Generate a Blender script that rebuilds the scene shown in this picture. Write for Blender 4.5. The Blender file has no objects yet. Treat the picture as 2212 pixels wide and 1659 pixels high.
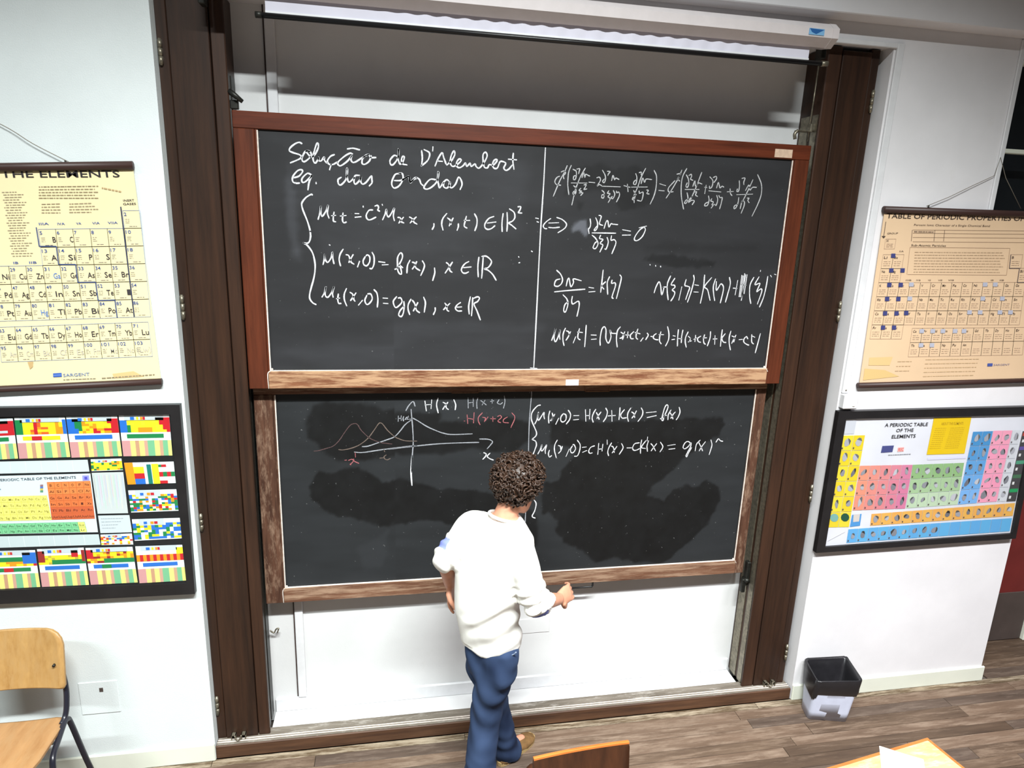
import bpy, bmesh, math, random
import numpy as np
from mathutils import Vector, Matrix, noise
S = bpy.context.scene
COL = S.collection
PI = math.pi
# ------------------------------------------------------------------ camera, light, exposure
def setup():
    cd = bpy.data.cameras.new('camera'); cam = bpy.data.objects.new('camera', cd); COL.objects.link(cam)
    cd.sensor_fit = 'HORIZONTAL'; cd.sensor_width = 36.0; cd.lens = 36.0 * 1406.375 / 2212.0
    cd.clip_start = .02; cd.clip_end = 60
    R = Matrix([[0.9840564, 0.0091471, -0.1776211], [-0.1745302, 0.241902, -0.954475], [0.0342362, 0.9702576, 0.2396417]])                       # columns: camera right, up, back in the room
    cam.matrix_world = Matrix.Translation((0.0, -2.95, 2.68426)) @ R.to_4x4()
    S.camera = cam
    w = bpy.data.worlds.new('hall_air'); S.world = w; w.use_nodes = True
    w.node_tree.nodes['Background'].inputs[0].default_value = (.9, .95, 1, 1)
    w.node_tree.nodes['Background'].inputs[1].default_value = .012
    def lamp(name, loc, sx, sy, power, col, spread, aim=None):
        l = bpy.data.lights.new(name, 'AREA'); l.shape = 'RECTANGLE'; l.size = sx; l.size_y = sy
        l.energy = power; l.color = col; l.spread = math.radians(spread)
        o = bpy.data.objects.new(name, l); COL.objects.link(o); o.location = loc
        if aim is not None: o.rotation_euler = (Vector(aim) - Vector(loc)).to_track_quat('-Z', 'Y').to_euler()
    # louvred fluorescent rows hanging under the high hall ceiling
    lamp('ceiling_lamp_row', (.35, -3.0, 5.2), 2.4, .16, 430, (.95, 1, .99), 134)
    lamp('ceiling_lamp_row_left', (-3.9, -3.3, 5.2), 2.0, .16, 170, (.90, 1, .99), 134)
    lamp('ceiling_lamp_row_right', (3.3, -3.2, 5.2), 2.0, .16, 130, (1, .955, 1), 112)
    v = S.view_settings; v.view_transform = 'Standard'; v.look = 'None'; v.gamma = 1; v.use_curve_mapping = False; v.exposure = .55
    S.cycles.use_denoising = True
    S.cycles.max_bounces = 8; S.cycles.diffuse_bounces = 4; S.cycles.transparent_max_bounces = 8
setup()
# ------------------------------------------------------------------ helpers
def lin(c): return tuple(((x/255.)/12.92 if x/255. <= .04045 else ((x/255.+.055)/1.055)**2.4) for x in c)
class MB:
    """collects verts and faces for one mesh object"""
    def __init__(s): s.v = []; s.f = []; s.c = []; s.sm = []
    def face(s, idx, col=None, smooth=False): s.f.append(tuple(idx)); s.c.append(col); s.sm.append(smooth)
    def box(s, a, b, bev=0.0, col=None):
        x0, x1 = sorted((a[0], b[0])); y0, y1 = sorted((a[1], b[1])); z0, z1 = sorted((a[2], b[2]))
        e = min(bev, (x1-x0)*.45, (y1-y0)*.45, (z1-z0)*.45)
        n = len(s.v)
        if e <= 0:
            s.v += [(x, y, z) for x in (x0, x1) for y in (y0, y1) for z in (z0, z1)]
            for q in ((0,1,3,2),(4,6,7,5),(0,4,5,1),(2,3,7,6),(0,2,6,4),(1,5,7,3)): s.face([n+i for i in q], col)
            return s
        idx = {}
        for ix, X in enumerate((x0, x1)):
            for iy, Y in enumerate((y0, y1)):
                for iz, Z in enumerate((z0, z1)):
                    sx, sy, sz = (1-2*ix), (1-2*iy), (1-2*iz)
                    for ax, P in enumerate(((X, Y+sy*e, Z+sz*e), (X+sx*e, Y, Z+sz*e), (X+sx*e, Y+sy*e, Z))):
                        idx[ix, iy, iz, ax] = len(s.v); s.v.append(P)
        g = lambda *k: idx[k]
        for ix in (0, 1): q = [g(ix,0,0,0), g(ix,0,1,0), g(ix,1,1,0), g(ix,1,0,0)]; s.face(q if ix == 0 else q[::-1], col)
        for iy in (0, 1): q = [g(0,iy,0,1), g(1,iy,0,1), g(1,iy,1,1), g(0,iy,1,1)]; s.face(q if iy == 0 else q[::-1], col)
        for iz in (0, 1): q = [g(0,0,iz,2), g(0,1,iz,2), g(1,1,iz,2), g(1,0,iz,2)]; s.face(q if iz == 0 else q[::-1], col)
        for i in (0, 1):
            for j in (0, 1):
                s.face([g(i,j,0,0), g(i,j,0,1), g(i,j,1,1), g(i,j,1,0)], col)
                s.face([g(i,0,j,0), g(i,1,j,0), g(i,1,j,2), g(i,0,j,2)], col)
                s.face([g(0,i,j,1), g(0,i,j,2), g(1,i,j,2), g(1,i,j,1)], col)
                for k in (0, 1): s.face([g(i,j,k,0), g(i,j,k,1), g(i,j,k,2)], col)
        return s
    def loft(s, rings, cap=True, col=None, smooth=True):
        n0 = len(s.v); m = len(rings[0])
        for r in rings: s.v += [tuple(p) for p in r]
        for i in range(len(rings)-1):
            for k in range(m):
                a = n0+i*m+k; b = n0+i*m+(k+1) % m
                s.face([a, b, b+m, a+m], col, smooth)
        if cap:
            s.face([n0+k for k in range(m)][::-1], col, smooth); e = n0+(len(rings)-1)*m; s.face([e+k for k in range(m)], col, smooth)
        return s
    def tube(s, pts, r, seg=10, cap=True, col=None, flat=None):
        pts = [Vector(p) for p in pts]; rs = r if isinstance(r, (list, tuple)) else [r]*len(pts)
        t0 = (pts[1]-pts[0]).normalized(); up = Vector((0, 0, 1)) if abs(t0.z) < .9 else Vector((1, 0, 0))
        u = t0.cross(up).normalized(); rings = []
        for i, p in enumerate(pts):
            t = ((pts[min(i+1, len(pts)-1)]-p).normalized() + (p-pts[max(i-1, 0)]).normalized()).normalized()
            u = (u - t*u.dot(t)).normalized(); w = t.cross(u)
            rings.append([p + (u*math.cos(2*PI*k/seg) + w*math.sin(2*PI*k/seg))*rs[i] for k in range(seg)])
        return s.loft(rings, cap, col)
    def build(s, name, mat, parent=None, bevel=0, merge=False, recalc=True):
        me = bpy.data.meshes.new(name); me.from_pydata([tuple(p) for p in s.v], [], s.f)
        if any(c is not None for c in s.c):
            at = me.color_attributes.new('Col', 'BYTE_COLOR', 'CORNER'); buf = []
            for f, c in zip(s.f, s.c):
                c = c or (255, 255, 255); l = lin(c)
                for _ in f: buf += [l[0], l[1], l[2], 1]
            at.data.foreach_set('color', buf)
        if any(s.sm): me.polygons.foreach_set('use_smooth', s.sm)
        if recalc:
            bm = bmesh.new(); bm.from_mesh(me); bmesh.ops.recalc_face_normals(bm, faces=bm.faces); bm.to_mesh(me); bm.free()
        me.update()
        return link(name, me, mat, parent)
def link(name, me, mat, parent=None):
    o = bpy.data.objects.new(name, me); COL.objects.link(o)
    if mat is not None:
        me.materials.clear(); me.materials.append(mat)
    if parent is not None:
        o.parent = parent; o.matrix_parent_inverse = parent.matrix_world.inverted()
    return o
def tag(o, label=None, cat=None, group=None, kind=None):
    if label: o['label'] = label
    if cat: o['category'] = cat
    if group: o['group'] = group
    if kind: o['kind'] = kind
    return o
def empty(name, loc, label, cat, group=None, kind=None):
    o = bpy.data.objects.new(name, None); COL.objects.link(o); o.location = loc; o.empty_display_size = .05
    bpy.context.view_layer.update()
    return tag(o, label, cat, group, kind)
def bx(name, a, b, mat, parent=None, bev=0.0): return MB().box(a, b, bev).build(name, mat, parent)
def catmull(pts, n=6):
    if len(pts) < 3: return [Vector(p) for p in pts]
    P = [Vector(p) for p in pts]; P = [P[0]*2-P[1]] + P + [P[-1]*2-P[-2]]; out = []
    for i in range(1, len(P)-2):
        a, b, c, d = P[i-1:i+3]
        for k in range(n):
            t = k/n; out.append(.5*((2*b)+(c-a)*t+(2*a-5*b+4*c-d)*t*t+(3*b-a-3*c+d)*t**3))
    return out + [P[-2]]
# ------------------------------------------------------------------ materials
def new_mat(name, rough=.6, spec=.3):
    m = bpy.data.materials.new(name); m.use_nodes = True; b = m.node_tree.nodes['Principled BSDF']
    b.inputs['Roughness'].default_value = rough; b.inputs['Specular IOR Level'].default_value = spec
    return m, m.node_tree, b
def nd(nt, t, **kw):
    n = nt.nodes.new(t)
    for k, v in kw.items():
        if hasattr(n, k): setattr(n, k, v)
        else: n.inputs[k].default_value = v
    return n
def coords(nt, scale=(1, 1, 1), rnd=False):
    tc = nd(nt, 'ShaderNodeTexCoord'); mp = nd(nt, 'ShaderNodeMapping'); mp.inputs['Scale'].default_value = scale
    nt.links.new(tc.outputs['Object'], mp.inputs[0])
    if rnd:
        oi = nd(nt, 'ShaderNodeObjectInfo'); ml = nd(nt, 'ShaderNodeMath', operation='MULTIPLY'); ml.inputs[1].default_value = 37.0
        cb = nd(nt, 'ShaderNodeCombineXYZ'); nt.links.new(oi.outputs['Random'], ml.inputs[0])
        for i in range(3): nt.links.new(ml.outputs[0], cb.inputs[i])
        nt.links.new(cb.outputs[0], mp.inputs['Location'])
    return mp.outputs[0]
def ntex(nt, co, scale, detail=4, rough=.6):
    n = nd(nt, 'ShaderNodeTexNoise'); n.inputs['Scale'].default_value = scale; n.inputs['Detail'].default_value = detail; n.inputs['Roughness'].default_value = rough
    nt.links.new(co, n.inputs['Vector']); return n.outputs['Fac']
def ramp(nt, fac, stops):
    r = nd(nt, 'ShaderNodeValToRGB'); e = r.color_ramp.elements
    while len(e) < len(stops): e.new(.5)
    for i, (p, c) in enumerate(stops): e[i].position = p; e[i].color = (*lin(c), 1) if len(c) == 3 else c
    nt.links.new(fac, r.inputs[0]); return r.outputs[0]
def mixc(nt, fac, a, b):
    m = nd(nt, 'ShaderNodeMix', data_type='RGBA')
    for i, x in ((6, a), (7, b)):
        if isinstance(x, tuple): m.inputs[i].default_value = (*lin(x), 1)
        else: nt.links.new(x, m.inputs[i])
    if isinstance(fac, (int, float)): m.inputs[0].default_value = fac
    else: nt.links.new(fac, m.inputs[0])
    return m.outputs[2]
def bump(nt, b, h, strength=.2, dist=.002):
    n = nd(nt, 'ShaderNodeBump'); n.inputs['Strength'].default_value = strength; n.inputs['Distance'].default_value = dist
    nt.links.new(h, n.inputs['Height']); nt.links.new(n.outputs[0], b.inputs['Normal'])
def flat(name, c, rough=.6, spec=.3, metal=0, vary=.0, vs=20):
    m, nt, b = new_mat(name, rough, spec); b.inputs['Metallic'].default_value = metal
    co = coords(nt); f = ntex(nt, co, vs)
    k = 1-vary if vary else .96
    nt.links.new(ramp(nt, f, [(.3, tuple(x*k for x in c)), (.7, c)]), b.inputs['Base Color'])
    return m
def plaster(name, c, grain=160, strength=.25, dirt=None):
    m, nt, b = new_mat(name, .85, .15); co = coords(nt)
    f = ntex(nt, co, 2.2, 6); base = ramp(nt, f, [(.35, tuple(x*.965 for x in c)), (.62, c)])
    if dirt:
        d = ntex(nt, co, 5, 8, .7); base = mixc(nt, ramp(nt, d, [(.60, (0, 0, 0)), (.76, (120, 120, 120))]), base, dirt)
    nt.links.new(base, b.inputs['Base Color']); bump(nt, b, ntex(nt, co, grain, 3), strength, .0025)
    return m
def wood(name, dark, light, axis=2, scale=9, stretch=14, rough=.45, spec=.35, wear=None, wearamt=.5, rnd=False, wscale=(1, 1, 1)):
    m, nt, b = new_mat(name, rough, spec)
    sc = [scale]*3; sc[axis] = scale/stretch
    co = coords(nt, tuple(sc), rnd); f = ntex(nt, co, 4, 8, .65)
    base = ramp(nt, f, [(.30, dark), (.72, light)])
    if wear:
        sc2 = [14*wscale[0], 14*wscale[1], 14*wscale[2]]; sc2[axis] /= 4
        w = ntex(nt, coords(nt, tuple(sc2), rnd), 2.2, 9, .75)
        base = mixc(nt, ramp(nt, w, [(wearamt-.06, (0, 0, 0)), (wearamt+.1, (255, 255, 255))]), base, wear)
    nt.links.new(base, b.inputs['Base Color']); bump(nt, b, f, .12, .002)
    return m
def colmat(name, rough=.55, spec=.25, grain=0.0, gs=900, vary=.06):
    m, nt, b = new_mat(name, rough, spec); a = nd(nt, 'ShaderNodeVertexColor', layer_name='Col')
    f = ntex(nt, coords(nt), 6, 6)
    nt.links.new(mixc(nt, ramp(nt, f, [(.4, (0, 0, 0)), (.75, tuple([255*vary*3]*3))]), a.outputs[0], (150, 120, 84)) if vary else a.outputs[0], b.inputs['Base Color'])
    if grain: bump(nt, b, ntex(nt, coords(nt), gs, 2), grain, .001)
    return m
M = {}
M['wall_left'] = plaster('white_wall_paint', (212, 218, 218), 210, .35)
M['wall_right'] = plaster('white_wall_paint_right', (222, 220, 222), 150, .12, dirt=(196, 190, 176))
M['niche'] = plaster('niche_wall_paint', (214, 214, 214), 120, .12, dirt=(190, 190, 180))
M['hall'] = plaster('hall_wall_panelling', (112, 114, 118), 60, .1)
M['hall_floor'] = flat('hall_floor', (92, 84, 78), .6)
M['skirt'] = plaster('skirting_paint', (216, 218, 204), 60, .1, dirt=(176, 170, 130))
M['white'] = flat('white_paint', (216, 216, 218), .45, .35, vary=.04)
M['pillar'] = wood('dark_varnished_wood', (34, 22, 16), (58, 37, 25), 2, 8, 18, .42, .35)
M['pillar_in'] = wood('dark_varnished_wood_inner', (38, 24, 17), (64, 41, 28), 2, 8, 18, .45, .35)
M['frame_h'] = wood('red_brown_wood', (66, 29, 16), (104, 48, 28), 0, 9, 16, .4, .35)
M['frame_v'] = wood('red_brown_wood_upright', (62, 29, 17), (98, 48, 29), 2, 9, 16, .4, .35)
M['ledge_h'] = wood('worn_rail_wood', (96, 56, 38), (134, 88, 62), 0, 9, 12, .6, .2, wear=(176, 140, 108), wearamt=.47, wscale=(.6, 1, 1.6))
M['low_h'] = wood('worn_lower_rail_wood', (82, 52, 38), (124, 88, 68), 0, 10, 14, .6, .2, wear=(156, 128, 106), wearamt=.50, wscale=(.5, 1, 1.8))
M['low_v'] = wood('worn_lower_upright_wood', (56, 36, 28), (100, 68, 52), 2, 10, 14, .6, .2, wear=(134, 108, 90), wearamt=.56)
M['plinth'] = wood('plinth_wood', (52, 34, 26), (98, 68, 48), 0, 8, 16, .5, .3)
M['plinth_top'] = wood('dusty_plinth_top', (86, 78, 69), (128, 120, 110), 0, 8, 10, .8, .1, wear=(158, 152, 144), wearamt=.58)
M['chalkdust'] = flat('chalk_dust', (226, 214, 204), .9, .05, vary=.15, vs=60)
M['steel'] = flat('worn_steel', (150, 142, 124), .4, .5, metal=.7, vary=.3, vs=60)
M['dark_steel'] = flat('dark_steel', (52, 52, 48), .45, .5, metal=.6, vary=.3, vs=60)
M['black'] = flat('black_lacquer', (24, 23, 24), .35, .4)
M['frame_black'] = flat('black_frame_paint', (34, 32, 33), .4, .35, vary=.2, vs=9)
M['rod'] = flat('chart_rod', (58, 38, 34), .45, .4)
M['string'] = flat('string', (128, 122, 112), .8, .1)
M['screen'] = flat('screen_fabric', (204, 202, 214), .8, .1, vary=.05, vs=3)
M['casing'] = flat('screen_casing', (208, 200, 200), .4, .4, vary=.03)
M['chair_wood'] = wood('birch_ply', (148, 108, 58), (184, 146, 92), 2, 5, 4, .42, .35, wear=(168, 132, 84), wearamt=.52)
M['seat_wood'] = wood('birch_ply_seat', (140, 100, 62), (170, 130, 88), 1, 5, 4, .42, .35, wear=(154, 118, 80), wearamt=.52)
M['tube'] = flat('black_tube', (30, 30, 40), .3, .5)
M['bin'] = flat('bin_plastic', (196, 200, 218), .45, .35)
M['liner'] = flat('bin_liner', (34, 33, 36), .28, .5, vary=.2)
M['fore_wood'] = wood('shaded_ply', (46, 26, 15), (70, 40, 23), 2, 6, 6, .4, .35)  # wood darkened to carry the shade on the front chair's back
M['fore_edge'] = wood('lit_ply_edge', (160, 84, 34), (196, 116, 54), 0, 10, 10, .4, .35)  # brighter orange puts the light on the chair's top edge into its colour
M['desk_top'] = wood('desk_top', (158, 128, 84), (196, 166, 118), 0, 5, 8, .5, .3, wear=(206, 184, 150), wearamt=.56)
M['desk_edge'] = wood('desk_edge', (130, 76, 34), (164, 104, 54), 0, 8, 12, .4, .35)
M['paper'] = flat('paper', (236, 236, 230), .7, .1)
M['label'] = flat('aged_label', (206, 178, 156), .7, .1, vary=.12, vs=80)
M['label_w'] = flat('pale_label', (222, 216, 218), .7, .1, vary=.05, vs=80)
M['brass'] = flat('brass_holder', (136, 96, 66), .5, .4, metal=.3, vary=.3, vs=80)
M['door_red'] = flat('dark_red_door', (112, 40, 38), .45, .35, vary=.12, vs=4)
M['kick'] = flat('dark_kick_plate', (78, 68, 64), .5, .3, vary=.12, vs=6)
M['skin'] = flat('skin', (206, 146, 118), .5, .3, vary=.08, vs=30)
M['hair'] = flat('curly_hair', (62, 42, 30), .45, .4, vary=.35, vs=25)
M['shoe'] = flat('brown_suede', (122, 92, 58), .8, .1, vary=.2, vs=40)
M['sole'] = flat('shoe_sole', (158, 134, 92), .7, .2)
M['eye'] = flat('eye_white', (230, 228, 222), .25, .5)
M['shirt'] = colmat('white_cotton', .85, .1, .15, 500, 0)
M['denim'] = colmat('blue_denim', .85, .1, .3, 700, 0)
M['chart_a'] = plaster('yellowed_chart_sheet', (226, 212, 168), 30, .03, dirt=(206, 184, 132))
M['chart_b'] = plaster('tan_chart_sheet', (216, 186, 152), 30, .03, dirt=(200, 172, 128))
M['print'] = colmat('printing_ink', .6, .2, 0, 900, .03)
M['print_c'] = colmat('glossy_printing', .35, .35, 0, 900, 0)
M['card_black'] = flat('black_mount_board', (20, 24, 28), .5, .3)
M['sheet_d'] = flat('glossy_white_sheet', (224, 224, 232), .35, .35, vary=.05, vs=3)
def chalk(name, c):
    m, nt, b = new_mat(name, .95, .05); f = ntex(nt, coords(nt), 260, 3, .7)
    nt.links.new(ramp(nt, f, [(.32, tuple(x*.62 for x in c)), (.52, c)]), b.inputs['Base Color']); return m
CH = {'w': chalk('white_chalk', (214, 214, 218)), 'g': chalk('soft_white_chalk', (178, 178, 180)), 'b': chalk('grey_chalk', (152, 154, 160)),
      'm': chalk('mauve_chalk', (92, 72, 72)), 't': chalk('tan_chalk', (112, 98, 90)), 'p': chalk('pink_chalk', (168, 100, 104))}
def slate_mat():
    m, nt, b = new_mat('slate', .62, .25); a = nd(nt, 'ShaderNodeVertexColor', layer_name='Col')
    n = ntex(nt, coords(nt, (1, 1, .5)), 9, 8, .7); sp = ntex(nt, coords(nt), 75, 2, .5)
    base = mixc(nt, ramp(nt, n, [(.35, (0, 0, 0)), (.75, (50, 50, 50))]), a.outputs[0], (64, 66, 70))
    base = mixc(nt, ramp(nt, sp, [(.735, (0, 0, 0)), (.78, (150, 150, 150))]), base, (150, 150, 150))
    nt.links.new(base, b.inputs['Base Color']); return m
M['slate'] = slate_mat()
def glass_mat(name, tint, gloss):
    m = bpy.data.materials.new(name); m.use_nodes = True; nt = m.node_tree; nt.nodes.clear()
    o = nd(nt, 'ShaderNodeOutputMaterial'); t = nd(nt, 'ShaderNodeBsdfTransparent'); g = nd(nt, 'ShaderNodeBsdfGlossy'); x = nd(nt, 'ShaderNodeMixShader')
    lw = nd(nt, 'ShaderNodeLayerWeight'); pw = nd(nt, 'ShaderNodeMath', operation='POWER'); ml = nd(nt, 'ShaderNodeMath', operation='MULTIPLY_ADD')
    pw.inputs[1].default_value = 4.5; ml.inputs[1].default_value = .7; ml.inputs[2].default_value = gloss
    t.inputs[0].default_value = (*tint, 1); g.inputs['Roughness'].default_value = .03
    nt.links.new(lw.outputs['Facing'], pw.inputs[0]); nt.links.new(pw.outputs[0], ml.inputs[0])
    nt.links.new(ml.outputs[0], x.inputs[0]); nt.links.new(t.outputs[0], x.inputs[1]); nt.links.new(g.outputs[0], x.inputs[2]); nt.links.new(x.outputs[0], o.inputs[0]); return m
M['pane'] = glass_mat('clear_pane', (.98, .985, .985), .025)
# ------------------------------------------------------------------ the setting
def struct(o, label): return tag(o, label, None, None, 'structure')
XL, XR = -.905, 2.295          # sides of the board niche
ZT = 3.54                      # its top
struct(bx('wall_left', (-5.2, 0, 0), (XL, .3, 5.6), M['wall_left']), 'white textured wall left of the blackboard niche')
mb = MB(); mb.box((XR, 0, 0), (3.0, .36, 5.6)); mb.box((3.0, 0, 0), (3.6, .36, 2.35)); mb.box((3.56, 0, 2.35), (3.6, .36, 3.62)); mb.box((3.0, 0, 3.60), (3.6, .36, 5.6))
wr = struct(mb.build('wall_right', M['wall_right']), 'white wall right of the blackboard niche with a high window')
struct(bx('wall_over_niche', (XL, 0, ZT), (XR, .235, 5.6), M['wall_right']), 'grey white wall above the blackboard niche')
struct(bx('wall_niche', (-.97, .235, 0), (2.36, .31, 5.6), M['niche']), 'pale back wall of the niche behind the blackboards')
struct(bx('trim_1', (-5.2, -.10, 3.625), (3.62, 0, 5.6), M['wall_right'], bev=.004), 'projecting white band along the top of the front wall')
struct(bx('baseboard_left', (-5.2, -.014, 0), (XL, 0, .10), M['skirt'], bev=.004), 'white painted skirting under the left wall')
struct(bx('baseboard_right', (XR, -.014, 0), (3.614, 0, .10), M['skirt'], bev=.004), 'white painted skirting under the right wall')
struct(bx('baseboard_niche', (-.65, .221, .06), (2.0, .235, .14), M['white'], bev=.004), 'white skirting at the back of the niche')
pl = struct(bx('trim_2', (XL, 0, 0), (XR-.005, .095, .072), M['plinth'], bev=.003), 'dark wooden step under the blackboard niche')
bx('dusty_top', (XL+.004, .006, .070), (XR-.009, .0945, .0745), M['plinth_top'], pl)
for k, y in enumerate((.020, .034)): bx('groove_strip', (XL+.004, y, .0735), (XR-.009, y+.004, .0775), M['chalkdust'], pl)
struct(bx('trim_3', (-.65, .095, 0), (2.0, .235, .06), M['niche']), 'white floor of the niche below the blackboards')
# painted-over wall plates
bx('wall_plate', (-1.484, -.004, .332), (-1.314, .001, .508), M['wall_left'], bpy.data.objects['wall_left'], .002)
bx('wall_plate', (.66, .231, .42), (.86, .236, .512), M['niche'], bpy.data.objects['wall_niche'], .002)
mb = MB(); mb.box((-1.395, -.0055, .452), (-1.378, -.003, .474), .001); mb.build('paint_chip', M['kick'], bpy.data.objects['wall_left'])
# floor : planks parallel to the front wall
fl = struct(bx('floor', (-5.2, -9, -.06), (7, .5, -.012), M['hall_floor']), 'worn brown wooden plank floor')
def plank_mat(i, a, b_, wear, amt):
    return wood('floor_plank_wood_%d' % i, a, b_, 0, 6, 10, .62, .25, wear=wear, wearamt=amt, rnd=True, wscale=(.5, 1.2, 1))
PM = [plank_mat(0, (70, 55, 44), (100, 82, 67), (118, 100, 85), .55), plank_mat(1, (60, 47, 38), (88, 71, 57), (108, 91, 77), .60),
      plank_mat(2, (82, 65, 52), (112, 92, 77), (126, 108, 93), .52), plank_mat(3, (66, 54, 46), (92, 77, 67), (108, 94, 83), .56)]
PE = plank_mat(4, (72, 58, 42), (104, 86, 66), (156, 142, 122), .50)
rnd = random.Random(12)
y = -.001; row = 0
while y > -1.5:
    w = .045 if row == 0 else rnd.choice((.062, .07, .078, .086)); x = -3.4 + rnd.uniform(-.5, .3)
    while x < 5.2:
        L = rnd.uniform(.9, 1.9); h = rnd.uniform(-.0012, .0006)
        bx('plank', (x+.0012, y-w+.0012, -.014), (x+L-.0012, y-.0012, h), PE if row == 0 else PM[rnd.choice((0, 0, 1, 2, 2, 3))], fl, .0012)
        x += L
    y -= w; row += 1
y = 0.0
while y < .36:
    w = .08; x = 3.58 + rnd.uniform(0, .1)
    while x < 6: L = rnd.uniform(.8, 1.6); bx('plank', (x, y+.0012, -.014), (x+L-.0024, y+w-.0012, rnd.uniform(-.001, .0005)), PM[rnd.choice((1, 1, 0, 3))], fl, .0012); x += L
    y += w
# far corner right of the wall : red door
struct(bx('wall_far_right', (3.6, .36, 0), (7, .5, 5.6), M['hall']), 'wall in the recess beyond the right wall')
dr = struct(bx('door_1', (3.62, .335, .004), (4.262, .36, 2.1), M['door_red'], bev=.003), 'dark red door in the recess beyond the right wall')
bx('kick_plate', (3.62, .328, .006), (4.262, .336, .372), M['kick'], dr, .002)
mb = MB(); mb.box((4.268, .31, .0), (4.30, .36, 2.16), .003); mb.box((4.30, .326, .0), (4.36, .36, 2.16), .003); mb.build('door_frame', M['skirt'], dr)
# high window in the right wall
wn = struct(MB().box((3.0, .03, 2.35), (3.022, .09, 3.60)).box((3.538, .03, 2.35), (3.56, .09, 3.60)).box((3.0, .03, 3.58), (3.56, .09, 3.60)).box((3.0, .03, 2.35), (3.56, .09, 2.38)).build('window_1', M['white']), 'dark high window at the top of the right wall')
for z in (3.535, 3.125): bx('glazing_bar', (3.02, .045, z-.011), (3.54, .075, z+.011), M['skirt'], wn, .003)
for z0, z1 in ((2.38, 3.115), (3.135, 3.525), (3.545, 3.58)): bx('pane', (3.02, .058, z0), (3.54, .062, z1), M['pane'], wn)
bx('dark_backing', (2.99, .20, 2.33), (3.575, .22, 3.62), M['card_black'], wn)  # black sheet standing in for the unlit space beyond the glass
bx('window_casing', (2.972, -.010, 2.35), (3.0, .0, 3.62), M['white'], wn, .003)
# the rest of the hall, behind and beside the camera
struct(bx('wall_back', (-5.2, -9.2, 0), (7, -9, 5.6), M['hall']), 'rear wall of the hall')
struct(bx('wall_side_left', (-5.4, -9, 0), (-5.2, .3, 5.6), M['hall']), 'left side wall of the hall')
struct(bx('wall_side_right', (7, -9, 0), (7.2, .5, 5.6), M['hall']), 'right side wall of the hall')
struct(bx('ceiling', (-5.4, -9.2, 5.6), (7.2, .5, 5.8), M['hall']), 'high white ceiling of the hall')
# niche battens, thin dark strip, stains
for x0 in (-.528,):
    b = bx('trim_4', (x0, .217, .142), (x0+.042, .235, ZT), M['white'], bev=.003); struct(b, 'white vertical batten on the niche wall')
bx('trim_5', (-.535, .228, .145), (-.530, .235, ZT), M['rod']); struct(bpy.data.objects['trim_5'], 'thin dark strip beside the batten')
# ------------------------------------------------------------------ dark wooden pillars
def hinge(x, z0, z1, yy, par):
    mb = MB(); n = 3; d = (z1-z0)/n
    mb.tube([(x, yy, z0-.004), (x, yy, z1+.004)], .0058, 8)
    for k in range(n): mb.tube([(x, yy, z0+k*d+.001), (x, yy, z0+(k+1)*d-.001)], .0082, 10)
    return mb.build('hinge', M['steel'], par)
def pillar(x0, x1, outer_left, label, hz):
    xo, xi = (x0, x1) if outer_left else (x1, x0); s = 1 if outer_left else -1
    t = empty('wooden_pillar', ((x0+x1)/2, .15, .0745), label, 'pillar', 'dark wooden pillars flanking the blackboards', 'thing')
    bx('outer_stile', (xo, .053, .0745), (xo+s*.042, .235, ZT-.004), M['pillar'], t, .003)
    bx('door_panel', (xo+s*.044, .048, .0745), (xo+s*.196, .072, ZT-.02), M['pillar'], t, .003)
    bx('panel_backing', (xo+s*.044, .074, .0745), (xo+s*.2, .235, ZT-.02), M['pillar'], t)
    bx('inner_stile', (xo+s*.1995, .050, .0745), (xi, .066, ZT-.004), M['pillar_in'], t, .004)
    bx('track_side', (xi-s*.05, .066, .0745), (xi-s*.012, .235, ZT-.004), M['pillar_in'], t, .002)
    bx('guide_rail', (xi-s*.012, .080, .0745), (xi-s*.008, .124, ZT-.3), M['dark_steel'] if outer_left else M['steel'], t)
    bx('guide_rail', (xi-s*.012, .150, .0745), (xi-s*.008, .215, ZT-.3), M['dark_steel'] if outer_left else M['steel'], t)
    for z0, z1 in hz: hinge(xo+s*.012, z0, z1, .047, t)
    # floor catch : two bent steel lugs with a hook between
    cx = xo+s*.105; mb = MB()
    for dx in (-.024, .024):
        mb.box((cx+dx-.010, .024, .0775), (cx+dx-.007, .047, .108)); mb.box((cx+dx-.010, .024, .105), (cx+dx+.012, .047, .108)); mb.box((cx+dx+.009, .024, .0775), (cx+dx+.012, .047, .108))
    mb.tube(catmull([(cx-.016, .022, .108), (cx-.010, .018, .092), (cx, .016, .084), (cx+.010, .018, .092), (cx+.016, .022, .108)], 4), .0035, 8)
    mb.build('floor_catch', M['steel'], t)
    return t
pL = pillar(XL, -.65, True, 'dark brown wooden pillar between the left wall charts and the blackboards', [(3.245, 3.335), (2.235, 2.335), (1.24, 1.32), (.225, .325)])
pR = pillar(2.0, 2.27, False, 'dark brown wooden pillar between the blackboards and the white cable duct', [(3.26, 3.355), (2.25, 2.35), (1.245, 1.34), (.235, .335)])
mb = MB(); mb.tube([(-.65, .06, 3.165), (-.628, .055, 3.150), (-.600, .06, 3.128)], [.012, .011, .008], 8); mb.box((-.652, .07, 3.10), (-.62, .09, 3.135), .003); mb.build('cable_bracket', M['dark_steel'], pL)
mb = MB(); mb.box((1.985, .09, 3.165), (2.01, .12, 3.2), .003); mb.box((1.92, .09, 3.160), (1.995, .125, 3.168), .002); mb.tube(catmull([(1.925, .10, 3.165), (1.910, .10, 3.148), (1.915, .10, 3.125)], 4), .008, 8); mb.tube([(1.99, .11, 3.12), (1.995, .11, 3.5)], .004, 6); mb.build('cable_bracket', M['steel'], pR)
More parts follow.
